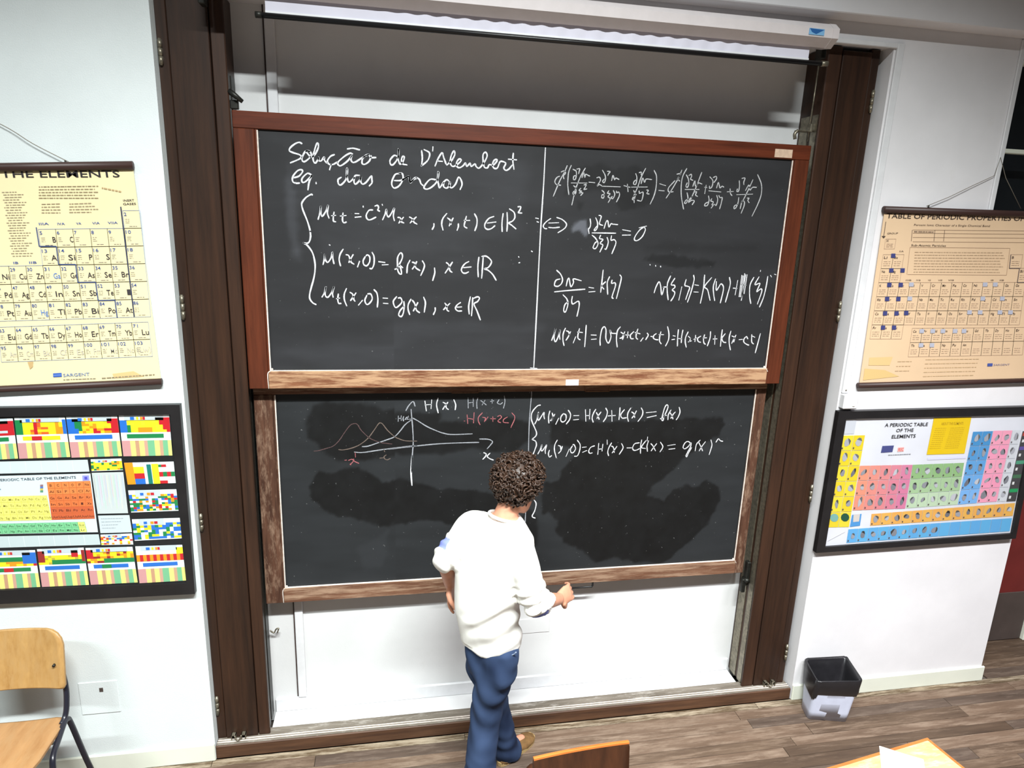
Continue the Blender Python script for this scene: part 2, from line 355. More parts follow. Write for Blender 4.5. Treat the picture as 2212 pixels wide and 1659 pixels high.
mb = MB(); mb.box((1.978, .115, .70), (2.0, .15, .85), .004); mb.box((1.962, .12, .655), (1.985, .145, .74), .004); mb.tube([(1.985, .105, .735), (1.985, .15, .735)], .014, 10); mb.build('roller_bracket', M['dark_steel'], pR)
mb = MB(); mb.tube(catmull([(-.65, .2, .58), (-.632, .2, .565), (-.62, .2, .585), (-.607, .2, .588), (-.615, .2, .565)], 4), .004, 6); mb.build('cable_hook', M['steel'], pL)
# ------------------------------------------------------------------ blackboards
STROKES = [('u','title','w',7,[[(-377,2981),(-387,2985),(-403,2979),(-424,2962),(-428,2949),(-412,2942),(-387,2935),(-381,2926),(-393,2916),(-426,2901)],[(-345,2951),(-363,2950),(-378,2924),(-375,2909),(-362,2912),(-341,2933),(-344,2950),(-361,2951),(-344,2929)],[(-337,2928),(-325,2939),(-311,2965),(-309,2982),(-315,2984),(-324,2962),(-333,2929),(-331,2911),(-324,2905),(-313,2919),(-309,2930),(-310,2917),(-300,2915),(-287,2931),(-286,2918),(-277,2908)],[(-245,2943),(-261,2935),(-274,2916),(-267,2903),(-251,2903),(-235,2912)],[(-259,2902),(-266,2881)],[(-169,2950),(-179,2952),(-203,2938),(-230,2913),(-228,2901),(-217,2900),(-190,2920),(-171,2944),(-176,2929),(-170,2916),(-156,2918),(-129,2936),(-100,2951)],[(-189,2969),(-166,2973),(-139,2968)],[(-90,2946),(-98,2925),(-117,2910),(-129,2913),(-127,2931),(-113,2947),(-100,2949),(-92,2939),(-71,2940)],[(21,2950),(7,2952),(-10,2932),(-7,2914),(6,2917),(25,2947),(27,2982),(25,2939),(33,2918),(47,2932),(51,2948),(44,2950),(39,2937),(43,2920),(62,2916)],[(126,2978),(129,2949),(126,2916)],[(137,2983),(159,2972),(159,2953),(148,2934),(125,2915)],[(175,2996),(174,2980)],[(185,2918),(197,2947),(215,2974),(222,2956),(233,2928)],[(197,2939),(216,2938)],[(237,2924),(258,2945),(271,2969),(268,2984),(258,2971),(251,2945),(253,2929),(264,2919),(286,2931),(300,2947),(291,2952),(280,2938),(280,2922),(292,2915),(308,2924),(319,2936),(325,2922),(339,2936),(345,2923),(361,2934),(367,2924),(381,2918),(403,2944),(415,2971),(408,2986),(397,2976),(398,2947),(404,2923),(418,2921),(426,2935),(443,2933),(460,2952),(457,2959),(446,2952),(440,2933),(449,2920),(463,2923),(473,2948),(485,2951),(500,2944),(492,2924),(501,2914),(515,2920),(529,2937)],[(533,2988),(532,2956),(538,2921)],[(512,2962),(548,2961)]]),('u','subtitle','w',7,[[(-414,2841),(-393,2849),(-378,2868),(-384,2875),(-400,2869),(-419,2845),(-420,2825),(-407,2819),(-393,2820)],[(-344,2857),(-359,2861),(-381,2840),(-381,2824),(-368,2827),(-344,2849),(-340,2855),(-353,2825),(-359,2794)],[(-324,2825),(-324,2821)],[(-219,2851),(-232,2841),(-230,2823),(-219,2821),(-200,2842),(-192,2871),(-193,2891),(-196,2871),(-192,2845),(-185,2833),(-163,2852)],[(-142,2863),(-160,2860),(-165,2836),(-158,2826),(-139,2845),(-135,2860),(-137,2840),(-129,2827),(-113,2836),(-91,2863),(-89,2850),(-89,2834),(-100,2821)],[(36,2879),(11,2873),(-4,2838),(5,2817),(27,2826),(44,2853),(43,2877),(28,2880)],[(8,2848),(36,2850),(57,2862),(71,2868),(76,2844),(90,2855),(104,2863)],[(45,2853),(71,2868),(77,2842),(96,2864),(115,2859),(123,2841),(133,2832)],[(187,2860),(162,2859),(137,2828),(145,2818),(165,2824),(189,2846),(200,2874),(199,2895),(196,2863),(201,2839),(206,2826),(223,2851),(237,2862),(245,2857)],[(223,2848),(223,2832),(237,2826),(251,2841),(251,2854),(248,2838),(259,2828),(276,2845),(289,2875),(301,2862),(305,2843),(297,2823)]]),('u','brace','w',7,[[(-342,2773),(-347,2775),(-368,2762),(-385,2741),(-387,2725),(-381,2702),(-369,2670),(-360,2639),(-356,2619)],[(-356,2620),(-356,2595),(-362,2575),(-372,2568),(-387,2569)],[(-387,2569),(-370,2558),(-352,2532),(-344,2503),(-341,2468),(-347,2424),(-361,2376),(-369,2346),(-369,2325),(-358,2308),(-344,2300)]]),('u','wave_equation','w',6.5,[[(-321,2672),(-313,2699),(-308,2728),(-308,2694),(-302,2686),(-286,2710),(-277,2734),(-281,2700),(-275,2679)],[(-253,2704),(-257,2680),(-256,2666),(-248,2664)],[(-263,2689),(-247,2691)],[(-215,2702),(-218,2673),(-213,2661),(-202,2664)],[(-226,2689),(-203,2692)],[(-163,2702),(-148,2702)],[(-163,2686),(-139,2689)],[(-88,2720),(-104,2717),(-116,2695),(-110,2679),(-97,2678),(-75,2689)],[(-77,2737),(-66,2740),(-62,2729),(-66,2721),(-58,2716)],[(-45,2680),(-34,2704),(-28,2725),(-26,2701),(-18,2693),(-4,2713),(6,2731),(2,2699),(6,2678)],[(22,2692),(32,2690),(37,2674),(47,2669)],[(46,2693),(34,2679),(26,2668)],[(-128,2734),(-128,2731)],[(-46,2745),(-45,2742)],[(73,2695),(84,2689),(93,2673),(105,2666)],[(102,2696),(89,2684),(76,2670)],[(181,2670),(181,2659),(174,2645)],[(238,2716),(221,2694),(216,2669),(222,2644)],[(242,2697),(255,2687),(258,2670)],[(267,2697),(258,2681),(250,2663)],[(291,2673),(291,2660),(286,2645)],[(327,2707),(321,2683),(318,2664),(330,2656)],[(318,2689),(342,2690)],[(364,2719),(375,2699),(375,2671),(367,2646)],[(452,2711),(429,2701),(413,2678),(413,2661),(425,2653),(442,2657),(458,2670)],[(424,2681),(462,2687)],[(495,2725),(491,2686),(493,2646)],[(513,2730),(516,2687),(515,2648)],[(524,2747),(545,2733),(550,2711),(540,2694),(523,2685),(538,2674),(556,2660)],[(563,2758),(576,2758),(571,2742),(565,2732),(581,2731)],[(648,2711),(660,2709)],[(655,2695),(661,2693)]]),('u','initial_condition','w',6.5,[[(-307,2478),(-300,2504),(-298,2525),(-296,2499),(-286,2488),(-271,2509),(-265,2533),(-264,2505),(-260,2483)],[(-219,2546),(-232,2525),(-237,2500),(-232,2474)],[(-206,2523),(-195,2519),(-186,2492),(-174,2483)],[(-176,2524),(-186,2507),(-195,2490)],[(-149,2495),(-158,2471)],[(-124,2516),(-133,2498),(-130,2481),(-117,2477),(-105,2494),(-104,2516),(-114,2525),(-119,2521)],[(-93,2536),(-85,2517),(-86,2484),(-95,2465),(-104,2465)],[(-64,2496),(-38,2493)],[(-49,2482),(-24,2484)],[(7,2464),(17,2469),(25,2484),(39,2512),(40,2530),(32,2537),(20,2519),(18,2492),(19,2461),(27,2445),(36,2444),(33,2467),(25,2484),(41,2472)],[(74,2505),(63,2482),(60,2449)],[(-277,2564),(-275,2563)],[(85,2497),(95,2493),(100,2473),(118,2461)],[(104,2500),(95,2481),(85,2467)],[(130,2504),(139,2487),(136,2469),(123,2439)],[(185,2473),(186,2450),(177,2417)],[(239,2499),(250,2489),(255,2464),(265,2456)],[(266,2501),(252,2479),(234,2452)],[(341,2506),(322,2494),(308,2470),(315,2455),(328,2453),(341,2459)],[(319,2478),(352,2482)],[(388,2526),(384,2485),(387,2438)],[(408,2529),(406,2485),(403,2432)],[(402,2531),(423,2532),(445,2514),(445,2499),(432,2481),(415,2475),(433,2468),(454,2450),(471,2424)],[(574,2534),(575,2532)],[(577,2506),(580,2507)],[(634,2561),(638,2559)]]),('u','velocity_condition','w',6.5,[[(-316,2334),(-305,2354),(-298,2381),(-302,2344),(-291,2333),(-273,2357),(-263,2383),(-270,2352),(-268,2334)],[(-245,2348),(-248,2325),(-245,2307),(-235,2306)],[(-253,2327),(-240,2330)],[(-209,2373),(-219,2348),(-219,2322),(-210,2296)],[(-193,2356),(-182,2348),(-178,2326),(-173,2317)],[(-168,2354),(-180,2336),(-192,2320)],[(-140,2321),(-157,2300)],[(-120,2344),(-129,2321),(-121,2303),(-108,2309),(-96,2329),(-102,2350),(-115,2351)],[(-87,2370),(-75,2355),(-71,2327),(-74,2292)],[(-47,2333),(-28,2332)],[(-46,2309),(-27,2308)],[(13,2340),(-2,2318),(6,2292),(19,2295),(37,2316),(32,2334),(21,2334)],[(46,2318),(47,2295),(43,2266),(34,2249),(22,2256),(29,2277),(45,2295)],[(78,2329),(66,2306),(65,2282),(72,2259)],[(85,2324),(95,2309),(103,2280),(117,2268)],[(109,2314),(98,2293),(89,2276)],[(136,2339),(144,2314),(139,2271)],[(189,2291),(189,2278),(181,2260)],[(234,2313),(241,2303),(244,2282),(252,2276)],[(256,2312),(241,2297),(228,2283)],[(306,2317),(291,2306),(283,2290),(294,2278),(312,2278)],[(292,2295),(311,2297)],[(352,2344),(345,2301),(348,2264)],[(363,2340),(362,2299),(359,2256)],[(368,2338),(385,2345),(395,2339),(386,2323),(370,2311),(384,2280),(401,2237)]]),('u','crossed_out_equation','g',5,[[(751,2900),(739,2894),(730,2877),(738,2863),(758,2861)],[(784,2947),(773,2919),(752,2878),(726,2811)],[(758,2919),(770,2924),(778,2915),(769,2902),(772,2890)],[(803,2949),(793,2922),(791,2889),(792,2860),(799,2822)],[(813,2933),(827,2926),(830,2910),(826,2890),(817,2889),(818,2902),(828,2907)],[(831,2935),(844,2937),(842,2925),(840,2915)],[(857,2899),(863,2923),(870,2900),(874,2914),(885,2910),(893,2907)],[(870,2940),(851,2906),(833,2857),(823,2813),(816,2776)],[(808,2873),(882,2876)],[(820,2861),(831,2852),(832,2831),(823,2821),(818,2830),(827,2840)],[(854,2851),(847,2841),(860,2839),(848,2831),(866,2832),(856,2820)],[(869,2867),(879,2869),(875,2857),(870,2847),(883,2850)],[(892,2880),(919,2879)],[(928,2901),(940,2904),(946,2891),(932,2865),(942,2872),(955,2866)],[(953,2935),(966,2916),(970,2897),(965,2881),(957,2887),(964,2897)],[(977,2932),(990,2931),(983,2922),(980,2914)],[(1000,2892),(1005,2915),(1014,2896),(1019,2904),(1035,2899)],[(956,2865),(1044,2866)],[(957,2846),(968,2836),(967,2814),(958,2814),(958,2826),(969,2827)],[(990,2846),(984,2835),(997,2833),(988,2820),(999,2811),(991,2794)],[(1012,2848),(1020,2831),(1012,2812),(1003,2816),(1009,2821)],[(1027,2846),(1029,2839),(1039,2842),(1043,2827),(1031,2798)],[(1062,2872),(1091,2866)],[(1078,2879),(1084,2846)],[(1115,2928),(1122,2909),(1119,2882),(1108,2881),(1110,2893),(1120,2901)],[(1132,2933),(1141,2936),(1142,2924)],[(1145,2885),(1151,2910),(1161,2891),(1168,2906),(1195,2905)],[(1161,2953),(1143,2914),(1128,2865),(1115,2830),(1118,2798)],[(1099,2867),(1176,2871)],[(1111,2852),(1120,2835),(1117,2813),(1108,2813),(1113,2825),(1125,2835)],[(1138,2851),(1141,2841),(1157,2847),(1158,2827),(1152,2807),(1133,2809)],[(1175,2857),(1183,2855),(1177,2842),(1188,2840)],[(1204,2946),(1218,2920),(1220,2869),(1212,2829),(1198,2795)],[(1237,2888),(1267,2881)],[(1236,2858),(1262,2857)],[(1311,2905),(1286,2877),(1281,2862),(1288,2853),(1307,2855)],[(1341,2954),(1328,2918),(1301,2867),(1275,2825)],[(1319,2935),(1337,2938),(1326,2918),(1324,2913),(1335,2905)],[(1365,2962),(1349,2929),(1345,2889),(1350,2840),(1360,2803),(1368,2778)],[(1366,2934),(1378,2915),(1382,2893),(1377,2878),(1369,2883),(1374,2898)],[(1379,2932),(1390,2937),(1393,2928),(1389,2916),(1401,2911)],[(1404,2884),(1412,2909),(1417,2885),(1432,2900),(1449,2896)],[(1442,2948),(1427,2900),(1416,2867),(1399,2822)],[(1367,2868),(1437,2871)],[(1378,2853),(1385,2829),(1379,2806),(1370,2806),(1375,2818),(1385,2824)],[(1406,2837),(1396,2827),(1389,2809),(1400,2817),(1408,2820),(1419,2817),(1410,2800)],[(1415,2857),(1426,2860),(1422,2845),(1433,2839)],[(1465,2882),(1476,2881)],[(1471,2892),(1468,2853)],[(1486,2930),(1503,2913),(1501,2886),(1490,2878),(1489,2888)],[(1504,2928),(1517,2934),(1521,2924),(1510,2906)],[(1526,2882),(1532,2907),(1543,2883),(1553,2891),(1562,2887)],[(1488,2867),(1550,2864)],[(1489,2843),(1494,2823),(1488,2800),(1474,2797),(1476,2807),(1489,2815)],[(1507,2831),(1503,2821),(1517,2816),(1510,2803),(1519,2804),(1509,2788)],[(1531,2847),(1538,2827),(1533,2802),(1524,2806)],[(1542,2847),(1549,2838),(1560,2838),(1559,2818),(1553,2786)],[(1583,2866),(1614,2869)],[(1596,2880),(1600,2860),(1609,2850)],[(1639,2919),(1643,2894),(1641,2872),(1632,2870),(1634,2881)],[(1652,2931),(1667,2933),(1663,2915),(1665,2903)],[(1677,2876),(1691,2902),(1700,2879),(1712,2892),(1732,2893)],[(1709,2927),(1695,2889),(1676,2843),(1664,2819)],[(1634,2855),(1716,2861)],[(1646,2842),(1645,2816),(1636,2793),(1628,2790),(1629,2803),(1646,2811)],[(1660,2791),(1666,2827),(1678,2823),(1678,2802),(1668,2770)],[(1690,2841),(1700,2841),(1695,2831),(1703,2821)],[(1731,2951),(1756,2909),(1762,2864),(1751,2818),(1727,2758)]]),('u','reduced_equation','w',5.5,[[(718,2711),(696,2694),(685,2677),(692,2666),(702,2665)],[(711,2691),(757,2694)],[(711,2671),(736,2670),(762,2674)],[(748,2717),(773,2709),(795,2690),(788,2670),(757,2649)],[(908,2716),(912,2694),(909,2677),(903,2669),(907,2650)],[(935,2722),(944,2703),(946,2680),(938,2665),(931,2667),(943,2685)],[(950,2734),(961,2730),(957,2710),(955,2695),(971,2689)],[(979,2676),(987,2706),(995,2709),(1002,2682),(1011,2697),(1022,2696),(1044,2695)],[(922,2653),(972,2654),(1037,2655)],[(923,2642),(941,2628),(954,2605),(944,2582),(931,2585),(938,2605),(946,2613)],[(964,2643),(960,2628),(977,2624),(964,2606),(978,2598),(966,2566)],[(997,2634),(1004,2612),(996,2581),(989,2581)],[(1018,2642),(1017,2622),(1033,2625),(1042,2608),(1026,2560)],[(1071,2672),(1110,2667)],[(1072,2647),(1112,2649)],[(1179,2688),(1184,2673),(1170,2642),(1147,2624),(1133,2628),(1137,2646),(1157,2675),(1175,2687)],[(1153,2684),(1188,2693)]]),('u','integration_step','w',6,[[(760,2475),(779,2458),(790,2435),(786,2414),(771,2401),(755,2402),(752,2411),(759,2429),(777,2435)],[(810,2403),(815,2430),(822,2439),(829,2410),(835,2400),(845,2420),(844,2437),(882,2429)],[(755,2374),(807,2380),(903,2389)],[(797,2360),(817,2340),(823,2314),(815,2282),(807,2279),(804,2292),(810,2316),(825,2327)],[(843,2353),(841,2330),(848,2317),(872,2331),(879,2322),(879,2301),(872,2259)],[(923,2398),(946,2395)],[(924,2376),(954,2379)],[(988,2481),(986,2433),(983,2376)],[(1004,2426),(986,2407),(998,2391)],[(1022,2450),(1013,2421),(1019,2367)],[(1036,2434),(1035,2419),(1051,2422),(1055,2406),(1042,2356),(1048,2347)],[(1074,2460),(1082,2446),(1075,2401),(1065,2347)],[(1222,2513),(1223,2511)],[(1251,2509),(1252,2506)],[(1277,2506),(1278,2503)]]),('u','general_solution','w',6,[[(1256,2378),(1263,2406),(1276,2431),(1286,2412),(1296,2368),(1304,2401),(1299,2405),(1319,2407)],[(1333,2460),(1321,2425),(1323,2386),(1332,2345)],[(1356,2449),(1340,2419),(1357,2416),(1361,2405),(1349,2393),(1363,2381),(1359,2360),(1347,2339)],[(1397,2408),(1388,2344)],[(1416,2444),(1412,2417),(1427,2412),(1439,2406),(1433,2382),(1424,2347)],[(1453,2466),(1458,2448),(1455,2421),(1447,2379),(1435,2334)],[(1465,2420),(1484,2417)],[(1464,2385),(1486,2384)],[(1511,2468),(1512,2404),(1504,2330)],[(1549,2456),(1517,2413),(1535,2396),(1554,2345)],[(1571,2450),(1564,2414),(1570,2375),(1579,2344)],[(1577,2438),(1581,2396),(1592,2409),(1603,2427),(1617,2415),(1619,2391),(1611,2333)],[(1645,2459),(1653,2428),(1645,2376),(1638,2337)],[(1672,2407),(1691,2406)],[(1691,2445),(1686,2374)],[(1710,2471),(1709,2365)],[(1717,2468),(1716,2365)],[(1724,2479),(1725,2359)],[(1730,2474),(1723,2347)],[(1738,2474),(1734,2381)],[(1711,2426),(1738,2423)],[(1776,2462),(1761,2424),(1765,2372),(1777,2332)],[(1804,2465),(1787,2427),(1813,2434),(1809,2415),(1802,2391),(1823,2406),(1829,2391),(1814,2330)],[(1852,2468),(1850,2419),(1843,2364),(1828,2315)],[(1867,2474),(1872,2467)],[(1888,2480),(1895,2478)],[(1808,2497),(1808,2493)]]),('u','final_solution','w',6,[[(752,2140),(761,2168),(769,2200),(763,2158),(770,2133),(782,2153),(791,2192),(789,2168),(793,2145)],[(817,2199),(808,2173),(808,2142),(815,2115)],[(823,2187),(835,2181),(839,2166)],[(844,2182),(834,2158),(824,2141)],[(871,2157),(861,2128)],[(888,2197),(882,2166),(884,2150),(894,2143)],[(880,2181),(904,2179)],[(921,2214),(921,2171),(920,2109)],[(950,2167),(974,2166)],[(952,2145),(976,2147)],[(999,2116),(996,2146),(1001,2192),(1013,2208),(1023,2192),(1025,2153),(1035,2130),(1043,2130),(1051,2159),(1043,2191),(1053,2177),(1075,2175)],[(1095,2207),(1082,2188),(1080,2148),(1087,2108)],[(1101,2181),(1116,2169),(1112,2146)],[(1120,2183),(1109,2156),(1098,2151)],[(1127,2168),(1143,2167)],[(1137,2183),(1136,2154)],[(1166,2184),(1151,2167),(1155,2150),(1167,2149)],[(1187,2197),(1181,2172),(1182,2154),(1190,2147)],[(1175,2180),(1200,2174)],[(1218,2153),(1207,2137)],[(1238,2177),(1244,2167),(1233,2145)],[(1259,2161),(1265,2160)],[(1285,2175),(1273,2165),(1273,2152),(1286,2145),(1297,2144)],[(1309,2184),(1305,2157),(1307,2136),(1316,2124)],[(1301,2170),(1324,2170)],[(1342,2210),(1352,2178),(1353,2144),(1341,2113)],[(1376,2165),(1387,2163)],[(1372,2145),(1385,2147)],[(1401,2195),(1401,2155),(1404,2113)],[(1425,2193),(1422,2163),(1423,2130)],[(1404,2151),(1424,2149)],[(1454,2184),(1444,2158),(1444,2134),(1452,2107)],[(1458,2162),(1471,2152)],[(1476,2139),(1461,2134)],[(1471,2152),(1466,2136)],[(1489,2147),(1501,2155)],[(1496,2167),(1496,2136)],[(1524,2163),(1509,2152),(1514,2136),(1527,2132)],[(1544,2170),(1541,2147),(1546,2128),(1554,2122)],[(1539,2154),(1556,2155)],[(1575,2186),(1576,2155),(1566,2114)],[(1594,2149),(1614,2150)],[(1602,2166),(1605,2122)],[(1638,2196),(1637,2156),(1638,2112)],[(1656,2176),(1641,2153),(1651,2134),(1665,2131)],[(1686,2189),(1681,2161),(1684,2129),(1695,2093)],[(1695,2165),(1709,2157),(1709,2134)],[(1716,2169),(1707,2148),(1698,2127)],[(1737,2146),(1754,2148)],[(1784,2151),(1775,2162),(1763,2148),(1766,2132),(1784,2121),(1794,2118)],[(1804,2172),(1806,2148),(1810,2132),(1820,2124)],[(1810,2164),(1822,2159)],[(1851,2177),(1844,2129),(1836,2078)]]),('u','dividing_line','w',6,[[(679,3018),(678,2858),(674,2693),(672,2503),(671,2263),(669,1996)],[(653,2003),(685,2000)]]),('l','dim_pulse','m',4,[[(-387,1579),(-364,1582),(-328,1592),(-296,1603),(-268,1630),(-239,1673),(-213,1707),(-193,1715),(-179,1710),(-162,1681),(-135,1651),(-117,1636),(-84,1620),(-61,1613),(-15,1606)]]),('l','middle_pulse','t',4.5,[[(-270,1584),(-246,1582),(-200,1593),(-165,1610),(-130,1639),(-100,1680),(-79,1711),(-69,1716),(-58,1709),(-37,1679),(-3,1645),(20,1632),(51,1621),(106,1618)]]),('l','graph_axes','b',5.5,[[(-158,1596),(-131,1598),(-85,1613),(-38,1629),(-3,1643),(23,1670),(51,1706),(80,1728)],[(-196,1569),(-155,1566),(-62,1578),(56,1591),(106,1594)],[(54,1777),(68,1802),(89,1822),(98,1799)],[(79,1782),(82,1740),(86,1691),(89,1615),(84,1540),(80,1453)],[(17,1749),(16,1722)],[(31,1750),(31,1727)],[(18,1737),(31,1738)],[(43,1746),(40,1736),(42,1724)],[(56,1731),(82,1733)],[(50,1731),(56,1741),(66,1743)],[(66,1748),(58,1731)],[(88,1737),(93,1734),(113,1722),(156,1693),(200,1671),(238,1656),(282,1648),(382,1649)],[(-30,1579),(79,1590),(200,1600),(318,1603),(416,1603)],[(421,1621),(466,1618),(487,1605),(479,1590),(461,1568)]]),('l','axis_lower_end','w',8,[[(83,1540),(78,1454),(82,1384)]]),('l','curve_name','w',6,[[(475,1543),(462,1527),(475,1514),(493,1506)],[(444,1547),(456,1540),(453,1527),(440,1512)],[(146,1823),(153,1774)],[(179,1829),(176,1785)],[(147,1804),(177,1806)],[(210,1837),(203,1804),(211,1763)],[(235,1816),(248,1807),(251,1788),(261,1779)],[(258,1815),(245,1798),(234,1780)],[(288,1828),(297,1803),(295,1777)]]),('l','shifted_curve_name','b',4.5,[[(358,1837),(360,1785)],[(384,1836),(385,1792)],[(361,1811),(384,1814)],[(407,1836),(402,1813),(404,1781)],[(422,1822),(434,1813),(450,1799)],[(443,1823),(429,1799)],[(471,1817),(487,1820)],[(478,1827),(480,1808)],[(514,1825),(506,1809),(521,1802),(532,1810)],[(540,1845),(544,1814),(538,1781)]]),('l','pink_curve_name','p',4.5,[[(341,1717),(344,1717)],[(355,1749),(359,1704)],[(390,1760),(388,1707)],[(358,1732),(388,1725)],[(431,1758),(413,1737),(412,1716),(421,1697)],[(433,1735),(448,1730),(443,1712)],[(460,1736),(449,1718)],[(474,1727),(499,1726)],[(485,1737),(486,1712)],[(509,1738),(522,1743),(529,1732),(511,1714),(526,1705)],[(559,1734),(541,1722),(541,1707),(566,1703)],[(582,1755),(598,1730),(579,1678)],[(-193,1567),(-192,1543)],[(-243,1528),(-235,1529)],[(-225,1527),(-211,1532),(-202,1527),(-207,1516),(-218,1506),(-214,1504)],[(-201,1533),(-197,1521),(-177,1510)]]),('l','cream_mark','t',5,[[(-55,1582),(-51,1567)],[(-74,1534),(-58,1535)],[(-44,1549),(-54,1541),(-51,1529),(-39,1524),(-25,1530)]]),('l','lower_dividing_line','b',5,[[(675,1883),(679,1855),(677,1807),(674,1722),(674,1636),(676,1539)],[(675,1224),(674,1178),(674,1139),(674,1089)],[(675,1872),(723,1872)]]),('l','system_brace','w',6,[[(727,1794),(712,1790),(691,1766),(683,1744),(685,1715),(700,1680),(713,1650),(711,1630),(691,1612)],[(691,1612),(711,1601),(716,1580),(710,1558),(700,1528)],[(716,1277),(726,1263),(729,1246),(723,1214),(711,1187),(714,1178),(727,1172)]]),('l','first_condition','w',6,[[(703,1695),(713,1719),(719,1757),(717,1719),(724,1716),(736,1736),(748,1755),(748,1736),(752,1721)],[(778,1761),(773,1733),(776,1698)],[(791,1750),(796,1732),(790,1713)],[(805,1744),(794,1725),(785,1710)],[(826,1722),(813,1691)],[(849,1746),(838,1729),(839,1709),(851,1702),(865,1714),(864,1738),(851,1747)],[(875,1764),(888,1743),(885,1716),(869,1691)],[(906,1735),(932,1735)],[(906,1712),(932,1714)],[(966,1765),(972,1704)],[(990,1767),(991,1716)],[(971,1734),(991,1734)],[(1021,1766),(1009,1743),(1005,1718),(1012,1698)],[(1026,1749),(1034,1735),(1043,1713)],[(1050,1751),(1039,1735),(1031,1717)],[(1075,1772),(1085,1752),(1080,1722),(1067,1700)],[(1091,1730),(1129,1732)],[(1108,1759),(1114,1701)],[(1152,1773),(1152,1743),(1151,1709)],[(1176,1762),(1159,1736),(1168,1717),(1190,1718)],[(1211,1770),(1198,1746),(1197,1722),(1204,1698)],[(1218,1749),(1230,1740),(1237,1718)],[(1243,1754),(1233,1732),(1222,1716)],[(1269,1770),(1279,1750),(1276,1726),(1257,1697)],[(1299,1744),(1353,1748)],[(1306,1717),(1355,1727)],[(1380,1710),(1392,1710),(1408,1742),(1417,1773),(1410,1785),(1400,1773),(1392,1737),(1389,1704),(1397,1700),(1399,1726),(1412,1727)],[(1435,1756),(1423,1731),(1423,1703)],[(1431,1742),(1441,1728),(1451,1707)],[(1460,1744),(1449,1731),(1439,1711)],[(1480,1770),(1487,1744),(1479,1716),(1470,1702)]]),('l','second_condition','w',5.5,[[(726,1532),(737,1555),(745,1582),(742,1552),(749,1549),(761,1567),(770,1580),(764,1551),(766,1533)],[(786,1550),(782,1531),(788,1513),(799,1520)],[(825,1604),(814,1580),(813,1550),(825,1508)],[(833,1575),(844,1569),(847,1552)],[(854,1569),(848,1547),(836,1532)],[(892,1553),(877,1514)],[(908,1570),(899,1553),(903,1535),(915,1534),(926,1554),(918,1575),(910,1578)],[(933,1601),(949,1577),(949,1546),(939,1516),(923,1513)],[(963,1561),(983,1563)],[(966,1534),(987,1543)],[(1028,1568),(1008,1560),(998,1540),(1005,1527),(1018,1529)],[(1050,1580),(1049,1520)],[(1073,1575),(1071,1538)],[(1049,1548),(1072,1550)],[(1095,1598),(1097,1574)],[(1120,1581),(1107,1554),(1103,1531),(1109,1511)],[(1121,1564),(1132,1556),(1139,1528)],[(1151,1561),(1138,1541),(1128,1526)],[(1176,1576),(1186,1552),(1168,1517)],[(1208,1551),(1232,1551)],[(1274,1578),(1249,1573),(1239,1551),(1247,1537),(1264,1538),(1277,1545)],[(1286,1593),(1283,1558),(1286,1519)],[(1310,1589),(1288,1553),(1311,1545)],[(1318,1609),(1317,1587)],[(1325,1588),(1319,1560),(1324,1529)],[(1340,1571),(1352,1559),(1369,1531)],[(1372,1570),(1358,1551),(1345,1531)],[(1393,1578),(1409,1552),(1396,1524)],[(1436,1558),(1478,1563)],[(1445,1537),(1478,1540)],[(1566,1568),(1550,1578),(1534,1571),(1525,1546),(1537,1537),(1556,1551),(1568,1571),(1568,1548),(1556,1522),(1547,1497),(1553,1492),(1560,1514),(1574,1542)],[(1619,1583),(1601,1561),(1597,1524)],[(1612,1572),(1626,1549),(1640,1523)],[(1651,1574),(1632,1546),(1621,1523)],[(1682,1583),(1691,1556),(1687,1527),(1681,1500)],[(1713,1570),(1725,1589),(1737,1578),(1752,1574)]])]
